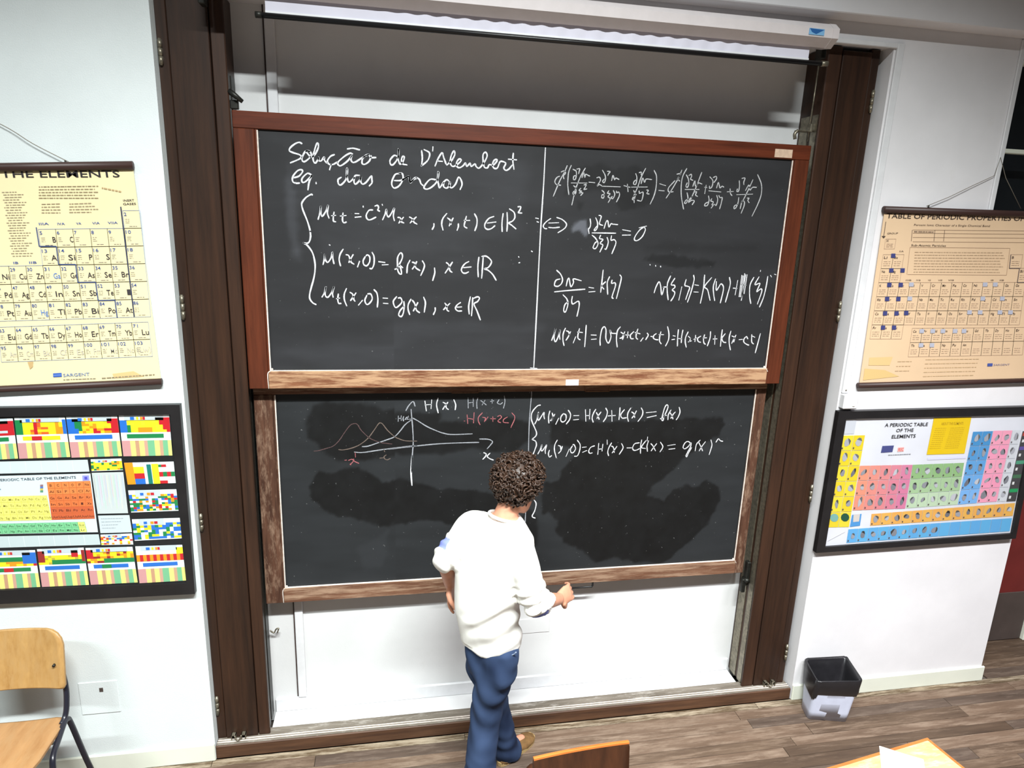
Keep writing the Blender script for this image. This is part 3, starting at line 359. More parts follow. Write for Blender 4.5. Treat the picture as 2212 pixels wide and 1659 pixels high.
PATCHES = [('l',-1,14,[(-405,1739),(-384,1811),(-321,1830),(-197,1825),(-84,1814),(-52,1779),(44,1771),(122,1776),(214,1754),(221,1719),(354,1710),(592,1726),(662,1696),(673,1610),(599,1532),(501,1549),(425,1573),(256,1557),(109,1547),(-10,1550),(-140,1526),(-268,1530),(-343,1553),(-360,1616),(-402,1651)]),('l',-1,9,[(-406,1395),(-365,1471),(-308,1455),(-270,1474),(-179,1485),(-102,1447),(-57,1410),(22,1418),(122,1388),(224,1355),(465,1338),(572,1281),(470,1134),(329,1141),(260,1160),(156,1188),(41,1172),(-80,1163),(-159,1197),(-277,1224),(-353,1272),(-402,1338)]),('l',-1,9,[(773,1694),(814,1714),(1161,1693),(1368,1696),(1610,1706),(1734,1704),(1753,1673),(1730,1605),(1555,1503),(1451,1383),(1380,1324),(1346,1271),(1450,1234),(1498,1303),(1573,1332),(1639,1306),(1682,1343),(1764,1316),(1775,1228),(1726,1093),(1611,968),(1462,861),(1303,871),(1182,920),(1084,893),(989,956),(895,1017),(832,1092),(844,1146),(796,1210),(775,1195),(764,1273),(774,1363),(839,1376),(871,1449),(912,1500),(951,1566),(792,1585)]),('l',-0.8,12,[(646,1163),(695,1215),(749,1135),(755,1002),(689,1005),(613,1088)]),('l',0.25,20,[(-196,1050),(-40,1146),(-42,1003),(-83,937),(-151,926)]),('u',-0.8,14,[(785,2919),(838,2950),(947,2967),(1017,2930),(1049,2952),(1127,2964),(1199,2922),(1214,2881),(1206,2796),(1121,2768),(1050,2790),(1024,2842),(933,2848),(868,2825),(769,2810)]),('u',-0.8,10,[(832,2799),(875,2788),(865,2737),(828,2757)]),('u',-0.7,10,[(1039,2790),(1187,2800),(1178,2770),(1064,2759)]),('u',-0.9,8,[(1182,2537),(1232,2556),(1400,2547),(1560,2533),(1550,2510),(1380,2511),(1212,2520)]),('u',-0.3,14,[(1181,2607),(1784,2620),(1789,2586),(1195,2577)]),('u',0.55,22,[(-437,2885),(-406,2811),(-411,2695),(-389,2539),(-401,2488),(-439,2508),(-459,2655),(-460,2808)]),('u',1.5,7,[(813,2667),(842,2699),(857,2716),(893,2718),(903,2697),(911,2648),(899,2620),(876,2628),(856,2657),(829,2652)]),('u',0.2,40,[(-473,2994),(620,2995),(571,2607),(-302,2501)]),('u',0.2,30,[(721,2219),(685,2014),(-319,2007),(-518,2083),(104,2236)])]
def smooth_noise(X, Z, s, seed):
    r = np.random.RandomState(seed); g = r.rand(64, 64); out = np.zeros_like(X); amp = 1; tot = 0
    for o in range(4):
        a = (X*s*2**o) % 63; b = (Z*s*2**o) % 63; i = a.astype(int); j = b.astype(int); fa = a-i; fb = b-j; fa = fa*fa*(3-2*fa); fb = fb*fb*(3-2*fb)
        i2 = (i+1) % 64; j2 = (j+1) % 64
        out += amp*((g[i, j]*(1-fa)+g[i2, j]*fa)*(1-fb)+(g[i, j2]*(1-fa)+g[i2, j2]*fa)*fb); tot += amp; amp *= .55
    return out/tot
def poly_sdf(X, Z, P):
    d = np.full(X.shape, 1e9); ins = np.zeros(X.shape, bool); n = len(P)
    for i in range(n):
        ax, az = P[i]; bx_, bz = P[(i+1) % n]; ex, ez = bx_-ax, bz-az; L = ex*ex+ez*ez+1e-9
        t = np.clip(((X-ax)*ex+(Z-az)*ez)/L, 0, 1); d = np.minimum(d, np.hypot(X-ax-t*ex, Z-az-t*ez))
        c = ((az > Z) != (bz > Z)) & (X < (bx_-ax)*(Z-az)/(bz-az+1e-12)+ax); ins ^= c
    return np.where(ins, -d, d)
def slate(x0, x1, z0, z1, yy, which, par, base, wiped, dusty, seed):
    nx = int((x1-x0)/.008); nz = int((z1-z0)/.008)
    xs = np.linspace(x0, x1, nx); zs = np.linspace(z0, z1, nz); X, Z = np.meshgrid(xs, zs); Xm, Zm = X*1000, Z*1000
    wob = (smooth_noise(X, Z, 9, seed)-.5)*44 + (smooth_noise(X, Z, 30, seed+1)-.5)*22
    v = np.zeros_like(X)
    for (b, amt, soft, P) in PATCHES:
        if b != which: continue
        k = np.clip(.5-(poly_sdf(Xm, Zm, P)+wob)/(2*soft), 0, 1); k = k*k*(3-2*k)
        if amt < 0: k = k*(.72+.5*np.clip(smooth_noise(X, Z, 16, seed+3)-.25, 0, .56))
        v = np.where(amt < 0, np.minimum(v, v*(1-k)+amt*k), np.maximum(v, np.where(v < 0, v, v+amt*k)))
    streak = (smooth_noise(X*.6, Z*3, 5, seed+5)-.5)*.5
    v = v+np.where(v > -.4, streak, streak*.25)
    C = np.where((v < 0)[..., None], np.array(base)+(np.array(wiped)-np.array(base))*np.clip(-v, 0, 1)[..., None], np.array(base)+(np.array(dusty)-np.array(base))*np.clip(v, 0, 2)[..., None])
    C = np.clip(C, 4, 255)/255.; C = np.where(C <= .04045, C/12.92, ((C+.055)/1.055)**2.4)
    verts = np.stack([X.ravel(), np.full(X.size, yy), Z.ravel()], 1)
    i = np.arange(nx*nz).reshape(nz, nx); F = np.stack([i[:-1, :-1].ravel(), i[:-1, 1:].ravel(), i[1:, 1:].ravel(), i[1:, :-1].ravel()], 1)
    me = bpy.data.meshes.new('slate'); me.from_pydata(verts.tolist(), [], F.tolist())
    at = me.color_attributes.new('Col', 'FLOAT_COLOR', 'POINT'); at.data.foreach_set('color', np.concatenate([C.reshape(-1, 3), np.ones((X.size, 1))], 1).ravel().astype(np.float32))
    o = link('slate', me, M['slate'], par); bx('slate_backing', (x0, yy+.001, z0), (x1, yy+.012, z1), M['card_black'], par); return o
def ribbons(mb, lines, yy, w):
    for L in lines:
        pts = catmull([(a/1000, 0, b/1000) for a, b in L], 5); n = len(pts)
        if n < 2: continue
        r = random.Random(L[0][0]*7+L[0][1]); ph = r.random()*6; a0 = len(mb.v)
        for i, p in enumerate(pts):
            t = (pts[min(i+1, n-1)]-pts[max(i-1, 0)]).normalized(); nn = Vector((-t.z, 0, t.x)); hw = w/2000*(1+.14*math.sin(i*.55+ph))*(.72 if i in (0, n-1) else 1)
            q = p + (t*(-w/2600) if i == 0 else (t*(w/2600) if i == n-1 else Vector()))
            mb.v += [(q+nn*hw)+Vector((0, yy, 0)), (q-nn*hw)+Vector((0, yy, 0))]
        for i in range(n-1): k = a0+2*i; mb.face((k, k+1, k+3, k+2))
def board(label, x0, x1, z0, z1, ix0, ix1, iz0, iz1, yf, ys, yb, mats, which, slatecol):
    t = empty('blackboard', ((x0+x1)/2, (yf+yb)/2, z0), label, 'blackboard', 'sliding blackboards in the niche')
    th, bh, vv = mats
    bx('top_rail', (x0, yf, iz1), (x1, yb, z1), th, t, .003)
    br = bx('bottom_rail', (ix0-.012, yf, z0), (ix1+.012, yb, iz0), bh, t, .003)
    bx('stile', (x0, yf+.001, z0), (ix0-.013, yb, iz1), vv, t, .003); bx('stile', (ix1+.013, yf+.001, z0), (x1, yb, iz1), vv, t, .003)
    for a, b in ((ix0-.0125, ix0), (ix1, ix1+.0125)): bx('inner_bead', (a, yf+.004, iz0-.002), (b, yb, iz1), vv, t, .002)
    bx('chalk_ledge', (ix0, yf+.002, iz0-.003), (ix1, ys, iz0+.0015), M['chalkdust'], t, .001)
    mb = MB()
    for a in (ix0, ix1): 
        s = 1 if a == ix0 else -1
        mb.box((a, yf+.003, iz0), (a+s*.010, ys, iz0+.012), .004); mb.box((a-s*.004, yf+.0025, iz0), (a+s*.0015, yf+.006, iz1-.004))
    tag(mb.build('chalk_dust_edge', M['chalkdust'], t), kind='stuff')
    mb = MB(); ribbons(mb, [[(ix0*1000-1, iz0*1000), (ix0*1000-14, iz0*1000-15), (ix0*1000-13, z0*1000+3)], [(ix1*1000+1, iz0*1000), (ix1*1000+13, iz0*1000-16)]], yf-.0008, 3.2); tag(mb.build('chalky_joint', M['chalkdust'], t), kind='stuff')
    slate(ix0, ix1, iz0, iz1, ys, which, t, *slatecol)
    for (b, nm, c, w, L) in STROKES:
        if b != which: continue
        mb = MB(); ribbons(mb, L, ys-.0012, w*.94); tag(mb.build('chalk_'+nm, CH[c], t, recalc=False), kind='stuff')
    return t
ub = board('upper blackboard, with the chalked words and the wave equation on its left half', -.648, 1.990, 1.913, 3.096, -.551, 1.9, 1.997, 3.028, .07, .082, .105, (M['frame_h'], M['ledge_h'], M['frame_v']), 'u', ((38, 38, 40), (22, 22, 23), (70, 71, 76), 3))
lb = board('lower blackboard, with the bell-shaped graph and dark wiped patches', -.648, 1.968, .772, 1.945, -.551, 1.905, .855, 1.868, .14, .152, .175, (M['low_h'], M['low_h'], M['low_v']), 'l', ((36, 38, 40), (12, 12, 12), (58, 60, 64), 9))
tag(bx('paper_label', (1.800, .0685, 3.034), (1.892, .0700, 3.072), M['label'], ub, .0004), 'tan paper label on the top right of the frame'); bx('paper_label', (.831, .0685, 1.916), (.897, .0700, 1.946), M['label_w'], ub, .0004)
for xa, xb in ((.274, .411), (.951, 1.087)):
    mb = MB(); mb.box((xa, .137, 1.864), (xb, .14, 1.868)); mb.box((xa, .137, 1.864), (xa+.005, .14, 1.925)); mb.box((xb-.005, .137, 1.864), (xb, .14, 1.925)); mb.build('label_holder', M['brass'], lb)
for xa, xb in ((.262, .40), (.935, 1.072)):
    mb = MB(); mb.tube([(xa, .155, .775), (xa, .150, .752), (xa+.006, .149, .742), (xb-.006, .149, .742), (xb, .150, .752), (xb, .155, .775)], .0055, 8); mb.build('pull_handle', M['black'], lb)
# ------------------------------------------------------------------ projector screen
def hexrings(x): return [(x, y, z) for y, z in ((-.045, 3.487), (-.115, 3.474), (-.158, 3.503), (-.160, 3.540), (-.128, 3.566), (-.045, 3.572))]
ps = empty('projector_screen', (.71, 0, 3.52), 'white roll-down projector screen casing above the upper blackboard', 'projector screen')
mb = MB(); mb.loft([hexrings(-.66), hexrings(1.865)], True, None, False); mb.build('casing', M['casing'], ps)
for xa, xb in ((-.69, -.66), (1.865, 1.895)):
    mb = MB(); r1 = [(x, (y+.1)*1.03-.1, (z-3.523)*1.03+3.523) for x, y, z in hexrings(xa)]; r2 = [(x, (y+.1)*1.03-.1, (z-3.523)*1.03+3.523) for x, y, z in hexrings(xb)]
    mb.loft([r1, r2], True, None, False); mb.build('end_cap', M['casing'], ps)
for x in (-.705, 1.909): bx('wall_bracket', (x-.012, -.05, 3.45), (x+.012, 0, 3.585), M['dark_steel'], ps, .003)
nx = 180; vv = []; ff = []
for i in range(nx+1):
    x = -.467 + (1.803+.467)*i/nx; a = .0035*math.sin(i*1.02)*min(1, max(0, (i-28)/20))*min(1, max(0, (170-i)/20))
    vv += [(x, -.100+a*.3, 3.425), (x, -.100+a, 3.452), (x, -.100+a*.8, 3.482)]
for i in range(nx): k = 3*i; ff += [(k, k+3, k+4, k+1), (k+1, k+4, k+5, k+2)]
mb = MB(); mb.v = vv; [mb.face(f, None, True) for f in ff]; mb.build('fabric', M['screen'], ps, recalc=False)
bx('hem_strip', (-.467, -.104, 3.424), (1.803, -.097, 3.431), M['white'], ps)
mb = MB(); mb.tube([(-.497, -.10, 3.415), (1.893, -.10, 3.415)], .0105, 12); mb.build('weight_bar', M['black'], ps)
mb = MB(); mb.tube([(-.504, -.10, 3.415), (-.480, -.10, 3.415)], .012, 12); mb.build('bar_cap', M['dark_steel'], ps)
mb = MB(); mb.tube([(1.868, -.10, 3.415), (1.898, -.10, 3.415)], .012, 12); mb.build('bar_cap', M['steel'], ps)
mb = MB(); mb.box((1.752, -.1612, 3.509), (1.824, -.1598, 3.534), 0, (120, 168, 206))
mb.v += [(1.754, -.1615, 3.533), (1.822, -.1615, 3.531), (1.786, -.1615, 3.512), (1.765, -.1615, 3.519)]; n = len(mb.v); mb.face((n-4, n-3, n-2, n-1), (44, 92, 150)); mb.build('sticker', M['print_c'], ps)
# ------------------------------------------------------------------ cable duct and box
cd_ = empty('cable_duct', (2.33, 0, 2.7), 'white cable duct running down beside the right wooden pillar', 'cable duct')
bx('vertical_duct', (2.305, -.014, 1.88), (2.341, 0, 3.552), M['white'], cd_, .003); bx('horizontal_duct', (1.96, -.012, 3.530), (2.341, 0, 3.552), M['white'], cd_, .003)
mb = MB(); mb.tube([(2.322, -.0145, 1.897), (2.322, -.0165, 1.897)], .004, 10); mb.build('screw_head', M['steel'], cd_)
jb = empty('junction_box', (2.352, 0, 1.80), 'small white junction box at the foot of the cable duct', 'junction box')
bx('box_body', (2.303, -.040, 1.800), (2.386, 0, 1.878), M['white'], jb, .005); bx('switch', (2.352, -.045, 1.815), (2.368, -.039, 1.858), M['paper'], jb, .003)
# ------------------------------------------------------------------ charts
HOM = {'A': [0.000653542923, -6.07485675e-06, -1.45655259, -8.31630843e-05, -0.0007911586, 3.04579123, -3.94523548e-05, -5.4681677e-05, 1.0], 'B': [0.000723002019, -6.72049768e-06, 2.04149161, -9.20017275e-05, -0.000875243608, 3.12079949, -4.36453845e-05, -6.04932921e-05, 1.0], 'C': [0.000500915781, -4.65614654e-06, -1.60961108, -6.39074419e-05, -0.000606623182, 1.90811934, -3.03006088e-05, -4.19971916e-05, 1.0], 'D': [0.000511418784, -4.75377477e-06, 2.09165284, -6.52474277e-05, -0.000619342616, 1.85826422, -3.09359399e-05, -4.2877772e-05, 1.0]}
CY = {'A': -.012, 'B': -.012, 'C': -.018, 'D': -.018}
PRINT = {k: MB() for k in 'ABCD'}
LAYER = .0006
def P2(ch, x, y):
    h = HOM[ch]; w = h[6]*x+h[7]*y+h[8]; return ((h[0]*x+h[1]*y+h[2])/w, (h[3]*x+h[4]*y+h[5])/w)
def poly(ch, lay, col, pts):
    m = PRINT[ch]; n = len(m.v); yy = CY[ch]-.001-LAYER*lay
    for p in pts: a, b = P2(ch, *p); m.v.append((a, yy, b))
    m.face(range(n, n+len(pts)), col)
quad = poly
GL = {}
def glyphs(s, bold):
    k = (s, bold)
    if k not in GL:
        cu = bpy.data.curves.new('lettering', 'FONT'); cu.body = s; cu.resolution_u = 2; cu.offset = bold*.28; cu.size = 1
        ob = bpy.data.objects.new('lettering', cu); COL.objects.link(ob)
        me = bpy.data.meshes.new_from_object(ob)
        V = np.array([tuple(v.co)[:2] for v in me.vertices]) if len(me.vertices) else np.zeros((0, 2)); F = [tuple(p.vertices) for p in me.polygons]
        bpy.data.objects.remove(ob); bpy.data.meshes.remove(me); bpy.data.curves.remove(cu); GL[k] = (V, F)
    return GL[k]
def text(ch, lay, col, s, a, b, h, bold=0):
    V, F = glyphs(s, bold)
    if not len(V): return
    A = P2(ch, *a); B = P2(ch, *b); H = P2(ch, a[0], a[1]-h); m = PRINT[ch]; n = len(m.v); yy = CY[ch]-.001-LAYER*lay
    x0, x1 = V[:, 0].min(), V[:, 0].max(); up = math.hypot(H[0]-A[0], H[1]-A[1]); e = (B[0]-A[0], B[1]-A[1]); L = math.hypot(*e); u = (-e[1]/L, e[0]/L)
    for vx, vy in V:
        s_ = (vx-x0)/(x1-x0+1e-9); t = vy/.69*up; m.v.append((A[0]+e[0]*s_+u[0]*t, yy, A[1]+e[1]*s_+u[1]*t))
    for f in F: m.face([n+i for i in f], col)
def lerp(a,b,t): return (a[0]+(b[0]-a[0])*t,a[1]+(b[1]-a[1])*t)
def bl(q,s,t): # q TL,TR,BR,BL
    return lerp(lerp(q[0],q[1],s),lerp(q[3],q[2],s),t)
def sub(q,s0,t0,s1,t1): return [bl(q,s0,t0),bl(q,s1,t0),bl(q,s1,t1),bl(q,s0,t1)]
def line(ch,lay,col,a,b,w):
    dx,dy=b[0]-a[0],b[1]-a[1]; L=math.hypot(dx,dy) or 1; nx,ny=-dy/L*w/2,dx/L*w/2
    quad(ch,lay,col,[(a[0]+nx,a[1]+ny),(b[0]+nx,b[1]+ny),(b[0]-nx,b[1]-ny),(a[0]-nx,a[1]-ny)])
def words(ch,lay,col,a,b,w,rnd,gap=.12):
    # one row of unreadable small print: broken strokes
    x=0
    L=math.hypot(b[0]-a[0],b[1]-a[1])
    while x<L-4:
        n=rnd.uniform(8,26); e=min(L,x+n)
        line(ch,lay,col,lerp(a,b,x/L),lerp(a,b,e/L),w); x=e+rnd.uniform(3,6)
rnd=random.Random(4)
# ---- A : left hanging chart
ink=(58,54,58); blu=(70,92,150); grey=(150,138,120)
text('A',2,(45,42,44),'THE ELEMENTS',(8,404),(684,402),38,.035)
text('A',2,(45,42,44),'PERIODIC TABLE OF',(-960,412),(-40,405),38,.035)
G=[(50,907),(827,893),(858,1195),(92,1218)]
def cellA(c,r): # c 0..7 for columns 11..18 ; r 0..2 for rows 4..6
    return sub(G,c/8,r/3,(c+1)/8,(r+1)/3)
rows={1:[(7,2,'')],2:[(2,5,'B'),(3,6,'C'),(4,7,''),(5,8,''),(6,9,''),(7,10,'')],3:[(2,13,'Al'),(3,14,'Si'),(4,15,'P'),(5,16,'S'),(6,17,''),(7,18,'')],
4:[(-1,28,'Ni'),(0,29,'Cu'),(1,30,'Zn'),(2,31,'Ga'),(3,32,'Ge'),(4,33,'As'),(5,34,'Se'),(6,35,'Br'),(7,36,'')],
5:[(-1,46,'Pd'),(0,47,'Ag'),(1,48,'Cd'),(2,49,'In'),(3,50,'Sn'),(4,51,'Sb'),(5,52,'Te'),(6,53,'I'),(7,54,'')],
6:[(-1,78,'Pt'),(0,79,'Au'),(1,80,'Hg'),(2,81,'Tl'),(3,82,'Pb'),(4,83,'Bi'),(5,84,'Po'),(6,85,'At'),(7,86,'')]}
def putcell(q,num,sym,scol):
    for i in range(4): line('A',1,(140,152,180),q[i],q[(i+1)%4],2.2)
    s=str(num); text('A',2,blu,s,bl(q,.06,.3),bl(q,.06+.15*len(s),.3),19,.01)
    if sym: text('A',2,scol,sym,bl(q,.98-.21*len(sym),.74),bl(q,.97,.74),31,.02)
    for k in range(3): words('A',2,(176,166,150),bl(q,.1,.48+.1*k),bl(q,.34,.48+.1*k),2.4,rnd)
    words('A',2,(170,160,146),bl(q,.3,.88),bl(q,.75,.88),3,rnd)
for r,L in rows.items():
    for c,num,sym in L: putcell(cellA(c,r-4),num,sym,(96,130,190) if sym in('Ga','Hg') else ink)
F=[(85,1252),(843,1225),(868,1420),(105,1450)]
for r,(n0,syms) in enumerate([(63,'Eu Gd Tb Dy Ho Er Tm Yb Lu'),(95,'Am Cm Bk Cf Es Fm Md No (Lw)')]):
    for i,sy in enumerate(syms.split()):
        putcell(sub(F,(i-1)/8,r/2,i/8,(r+1)/2),n0+i,sy,ink if r==0 else (186,180,166))
st=[(208,687),(225,795),(322,795),(335,898),(432,898),(445,1000),(545,998),(560,1103),(655,1100),(668,1200)]
for a_,b_ in zip(st,st[1:]): line('A',3,(62,78,120),a_,b_,6)
line('A',3,(52,58,80),(688,570),(765,1195),7)
for s,x,y in (('IIIA',252,674),('IVA',350,674),('VA',450,672),('VIA',548,670),('VIIA',643,668),('IB',93,896),('IIB',190,894)):
    w=7*len(s); text('A',2,blu,s,(x-w,y),(x+w,y-1),13,.03)
text('A',2,ink,'INERT',(703,541),(765,539),12,.03); text('A',2,ink,'GASES',(702,561),(775,559),12,.03)
for k in range(5): words('A',2,(150,134,104),(222,457+16*k),(560-20*(k%2),453+17*k),5,rnd)
for k in range(4):
    words('A',2,(160,144,116),(238,556+16*k),(345,553+17*k),5,rnd); words('A',2,(160,144,116),(395,554+16*k),(520+20*(k%3),550+17*k),5,rnd)
for k in range(26): words('A',2,(160,146,122),(12+2.2*k+ (k%3)*6,488+14.5*k),(95+2.4*k+(k*37%50),486+14.5*k),4,rnd)
quad('A',2,(58,92,170),[(303,1517),(351,1514),(353,1536),(304,1539)]); quad('A',3,(120,150,210),[(306,1527),(350,1524),(350,1527),(306,1530)])
text('A',2,(110,130,170),'SARGENT',(362,1537),(512,1530),17,.02)
words('A',2,(150,140,120),(362,1553),(545,1546),5,rnd); words('A',2,(140,126,104),(580,1545),(880,1524),6,rnd)
quad('A',2,(190,160,112),[(158,1452),(190,1450),(188,1480),(172,1494)])
quad('A',1,(205,176,124),[(640,1520),(760,1505),(820,1535),(650,1545)])
words('A',2,(176,150,110),(580,463),(690,485),8,rnd)
# ---- B : right hanging chart
text('B',2,(62,52,48),'TABLE OF PERIODIC PROPERTIES OF',(338,507),(1216,525),30,.03)
text('B',2,(62,52,48),'THE ELEMENTS',(1245,526),(1585,533),30,.03)
text('B',2,(96,80,70),'Percent Ionic Character of a Single Chemical Bond',(515,556),(1000,563),12,.01)
for y in (585,606,632,660): line('B',1,(150,126,104),(508,y-2),(1240,y+4),2)
for x in (505,650,712): line('B',1,(120,98,84),(x,583),(x-7,655),3)
words('B',2,(120,100,86),(515,594),(640,596),6,rnd)
text('B',2,(84,70,62),'Sub-Atomic Particles',(497,687),(718,690),13,.01)
for a_,b_ in (((490,694),(1130,700)),((475,868),(1108,872)),((490,694),(470,868)),((1130,700),(1108,872))): line('B',1,(168,140,116),a_,b_,2)
for k in range(8): words('B',2,(186,160,130),(520-k,725+18*k),(1080-k*4+(k%3)*12,728+18*k),4,rnd)
text('B',2,(80,68,60),'GROUP',(343,610),(412,609),10,.01)
line('B',2,(90,76,66),(335,530),(322,620),3); quad('B',2,(70,60,54),[(308,622),(334,622),(322,636),(320,636)])
GB=[(290,920),(1228,918),(1190,1190),(247,1190)]
symB=[['K','Ca','Sc','Ti','V','Cr','Mn','Fe','Co','Ni','Cu','Zn','Ga','Ge'],['Rb','Sr','Y','Zr','Nb','Mo','Tc','Ru','Rh','Pd','Ag','Cd','In','Sn'],['Cs','Ba','La','Hf','Ta','W','Re','Os','Ir','Pt','Au','Hg','Tl','Pb']]
def cellB(q,sym):
    for i in range(4): line('B',1,(176,150,128),q[i],q[(i+1)%4],1.8)
    if sym: text('B',2,(84,70,64),sym,bl(q,.12,.3),bl(q,.12+.16*len(sym),.3),15,.02)
    for k in range(3): words('B',2,(190,164,140),bl(q,.15,.5+.14*k),bl(q,.8,.5+.14*k),2.5,rnd)
for r in range(3):
    for c in range(14): cellB(sub(GB,c/14,r/3,(c+1)/14,(r+1)/3),symB[r][c])
cellB(sub(GB,0,-3.1/3,1/14,-2.4/3),'H')
for r,(s1,s2) in ((-2,('Li','Be')),(-1,('Na','Mg')),(3,('Fr','Ra'))):
    cellB(sub(GB,0,r/3,1/14,(r+1)/3),s1); cellB(sub(GB,1/14,r/3,2/14,(r+1)/3),s2)
cellB(sub(GB,2/14,1,3/14,4/3),'Ac')
cellB([(1135,740),(1212,740),(1200,828),(1125,828)],'B'); cellB([(1190,828),(1250,828),(1240,918),(1177,918)],'Si')
for a_,b_ in (((1135,740),(1125,828)),((1125,828),(1190,828)),((1190,828),(1176,919)),((1176,919),(1240,918))): line('B',3,(90,80,84),a_,b_,4)
FB=[(505,1212),(1228,1206),(1210,1382),(478,1395)]
symf=['Ce','Pr','Nd','Pm','Sm','Eu','Gd','Tb','Dy','Ho','Er'],['Th','Pa','U','Np','Pu','Am','','','','','']
for r in range(2):
    for c in range(11): cellB(sub(FB,c/11,r/2,(c+1)/11,(r+1)/2),symf[r][c])
for x,y in ((382,748),(370,842),(442,842),(357,935),(430,935),(343,1025),(415,1025),(330,1117),(403,1117),(465,1115),(317,1208),(387,1208)):
    quad('B',3,(62,66,118),[(x-13,y-14),(x+14,y-14),(x+12,y+13),(x-15,y+13)])
for x,y in ((498,932),(970,932),(1035,932),(488,1022),(955,1022),(1080,1022),(870,1110),(938,1110),(1065,1110),(1132,1110),(565,1230),(635,1230),(700,1230),(778,1230),(835,1230),(560,1320),(630,1320)):
    quad('B',3,(170,172,186),[(x-14,y-13),(x+15,y-13),(x+13,y+13),(x-16,y+13)])
for x,y,s in ((480,905,'IIIB'),(543,905,'IVB'),(613,905,'VB'),(682,905,'VIB'),(752,905,'VIIB'),(1015,905,'IB'),(1077,905,'IIB'),(435,720,'IIA')):
    text('B',2,(110,92,80),s,(x-4.5*len(s),y+4),(x+4.5*len(s),y+4),9,.01)
quad('B',2,(70,84,150),[(986,1437),(1019,1436),(1017,1455),(984,1456)]); text('B',2,(140,130,150),'SARGENT',(1024,1452),(1126,1450),11,.01)
for k in range(5): words('B',2,(196,168,130),(590-4*k,1412+27*k),(930-8*k,1408+26*k),4,rnd)
for k in range(3): words('B',2,(190,162,126),(410-8*k,1425+30*k),(500-8*k,1424+30*k),4,rnd)
quad('B',1,(206,176,120),[(200,1470),(330,1480),(420,1520),(190,1545)]); quad('B',1,(210,180,128),[(230,1400),(380,1395),(360,1450),(225,1450)])
# ---- C : left framed chart
R_,Y_,G_,B_,O_,W_=(196,34,44),(244,228,40),(28,128,72),(40,110,200),(238,150,30),(236,244,246)
GR=(196,206,212)
def stripes(q):
    cols=[(206,150,150),(240,236,130),(196,150,120),(240,236,130),(206,160,140),(120,184,140),(240,236,130),(200,160,130),(120,184,140),(240,236,130)]
    ws=[.17,.1,.08,.1,.07,.14,.1,.07,.1,.07]
    x=0
    for c,w in zip(cols,ws): quad('C',3,c,sub(q,x,0,x+w,1)); x+=w
def header(q,h):
    quad('C',3,GR,sub(q,.1,0,.88,h))
    for x,c in ((.22,B_),(.34,Y_),(.42,O_),(.47,R_)): quad('C',4,c,sub(q,x,h*.3,x+.08 if c==B_ else x+.045,h*.85))
def mosaic(q,n,m,pal,seed,f=None):
    r=random.Random(seed)
    for i in range(n):
        for j in range(m):
            c=f(i/n,j/m,r) if f else r.choice(pal)
            if c: quad('C',3,c,sub(q,i/n,j/m,(i+1)/n,(j+1)/m))
def card(q,f,seed,hfrac=.62,bar=None,bar2=None,strp=True):
    quad('C',2,W_,q)
    mosaic(sub(q,0,.06,1,.42),14,6,None,seed,f); header(q,.13)
    if bar: quad('C',4,bar,sub(q,.12,.46,.86,.56))
    if bar2: quad('C',5,bar2,sub(q,.3,.46,.5,.56))
    if strp: stripes(sub(q,0,.62,1,1))
CD=dict(a=[(-270,180),(105,163),(150,490),(-225,510)],b=[(118,158),(530,152),(575,478),(160,492)],c=[(540,150),(955,143),(995,470),(585,483)],d=[(968,140),(1378,134),(1405,465),(1007,472)],
 o=[(1103,1205),(1485,1192),(1517,1482),(1138,1505)],p=[(697,1218),(1080,1208),(1123,1498),(742,1518)],q=[(303,1228),(683,1215),(727,1518),(345,1535)],r=[(-100,1245),(287,1235),(330,1535),(-60,1555)])
def fa(s,t,r): return R_ if t<.6 or s>.8 else (GR if t<.8 else R_)
def fb(s,t,r): return G_ if s<.1 else (B_ if s>.9 and t<.9 else (None if t<.15 else (Y_ if s<.25 or (.6<s<.75) else (R_ if .3<s<.42 else (O_ if .75<s<.85 else r.choice([Y_,O_,(236,100,40),Y_]))))))
def fc(s,t,r): return B_ if s<.08+.12*t else (G_ if s<.28 and t<.7 else (R_ if s>.72+.2*t else (None if t<.15 else r.choice([Y_,Y_,(210,200,40),R_ if t>.6 else Y_,O_]))))
def fd(s,t,r): return B_ if s<.12 and t>.15 else (G_ if s<.2 and t>.4 else (R_ if s>.7+.2*t else (None if t<.15 else (O_ if .35<s<.6 and t>.6 else r.choice([Y_,Y_,(226,214,50)])))))
def fo(s,t,r): return (R_ if int(s*14)%2 else O_) if t>.35 else (Y_ if s>.85 else None)
def fp(s,t,r): return R_ if s<.12 and t<.6 else (G_ if t>.55 and s>.3 else r.choice([Y_,Y_,O_,(150,40,40)]) if t>.15 else None)
def fq(s,t,r): return (150,40,40) if (s<.1 or s>.9) and t<.7 else (R_ if .7<s<.85 and t<.5 else (G_ if t>.6 and s>.25 else (r.choice([Y_,Y_,(190,170,60)]) if t>.2 else None)))
def fr(s,t,r): return B_ if s>.66 and t<.8 else (G_ if t>.3 and t<.6 else (r.choice([Y_,Y_,R_,O_]) if t>.55 else None))
card(CD['a'],fa,1,bar=G_); card(CD['b'],fb,2,bar=Y_,bar2=R_); card(CD['c'],fc,3,bar=B_); card(CD['d'],fd,4,bar=G_)
card(CD['o'],fo,5,bar=B_); card(CD['p'],fp,6,bar=B_,bar2=G_); card(CD['q'],fq,7,bar=B_); card(CD['r'],fr,8,bar=G_,bar2=R_)
def plain(q,col,n,lc): 
    quad('C',2,col,q)
    for i in range(1,n): line('C',3,lc,bl(q,i/n,0.03),bl(q,i/n,.97),2.5)
plain([(-300,522),(715,500),(730,597),(-290,620)],(206,216,218),8,(236,244,246))
plain([(-300,1130),(805,1107),(820,1192),(-280,1225)],(196,208,210),9,(236,244,246))
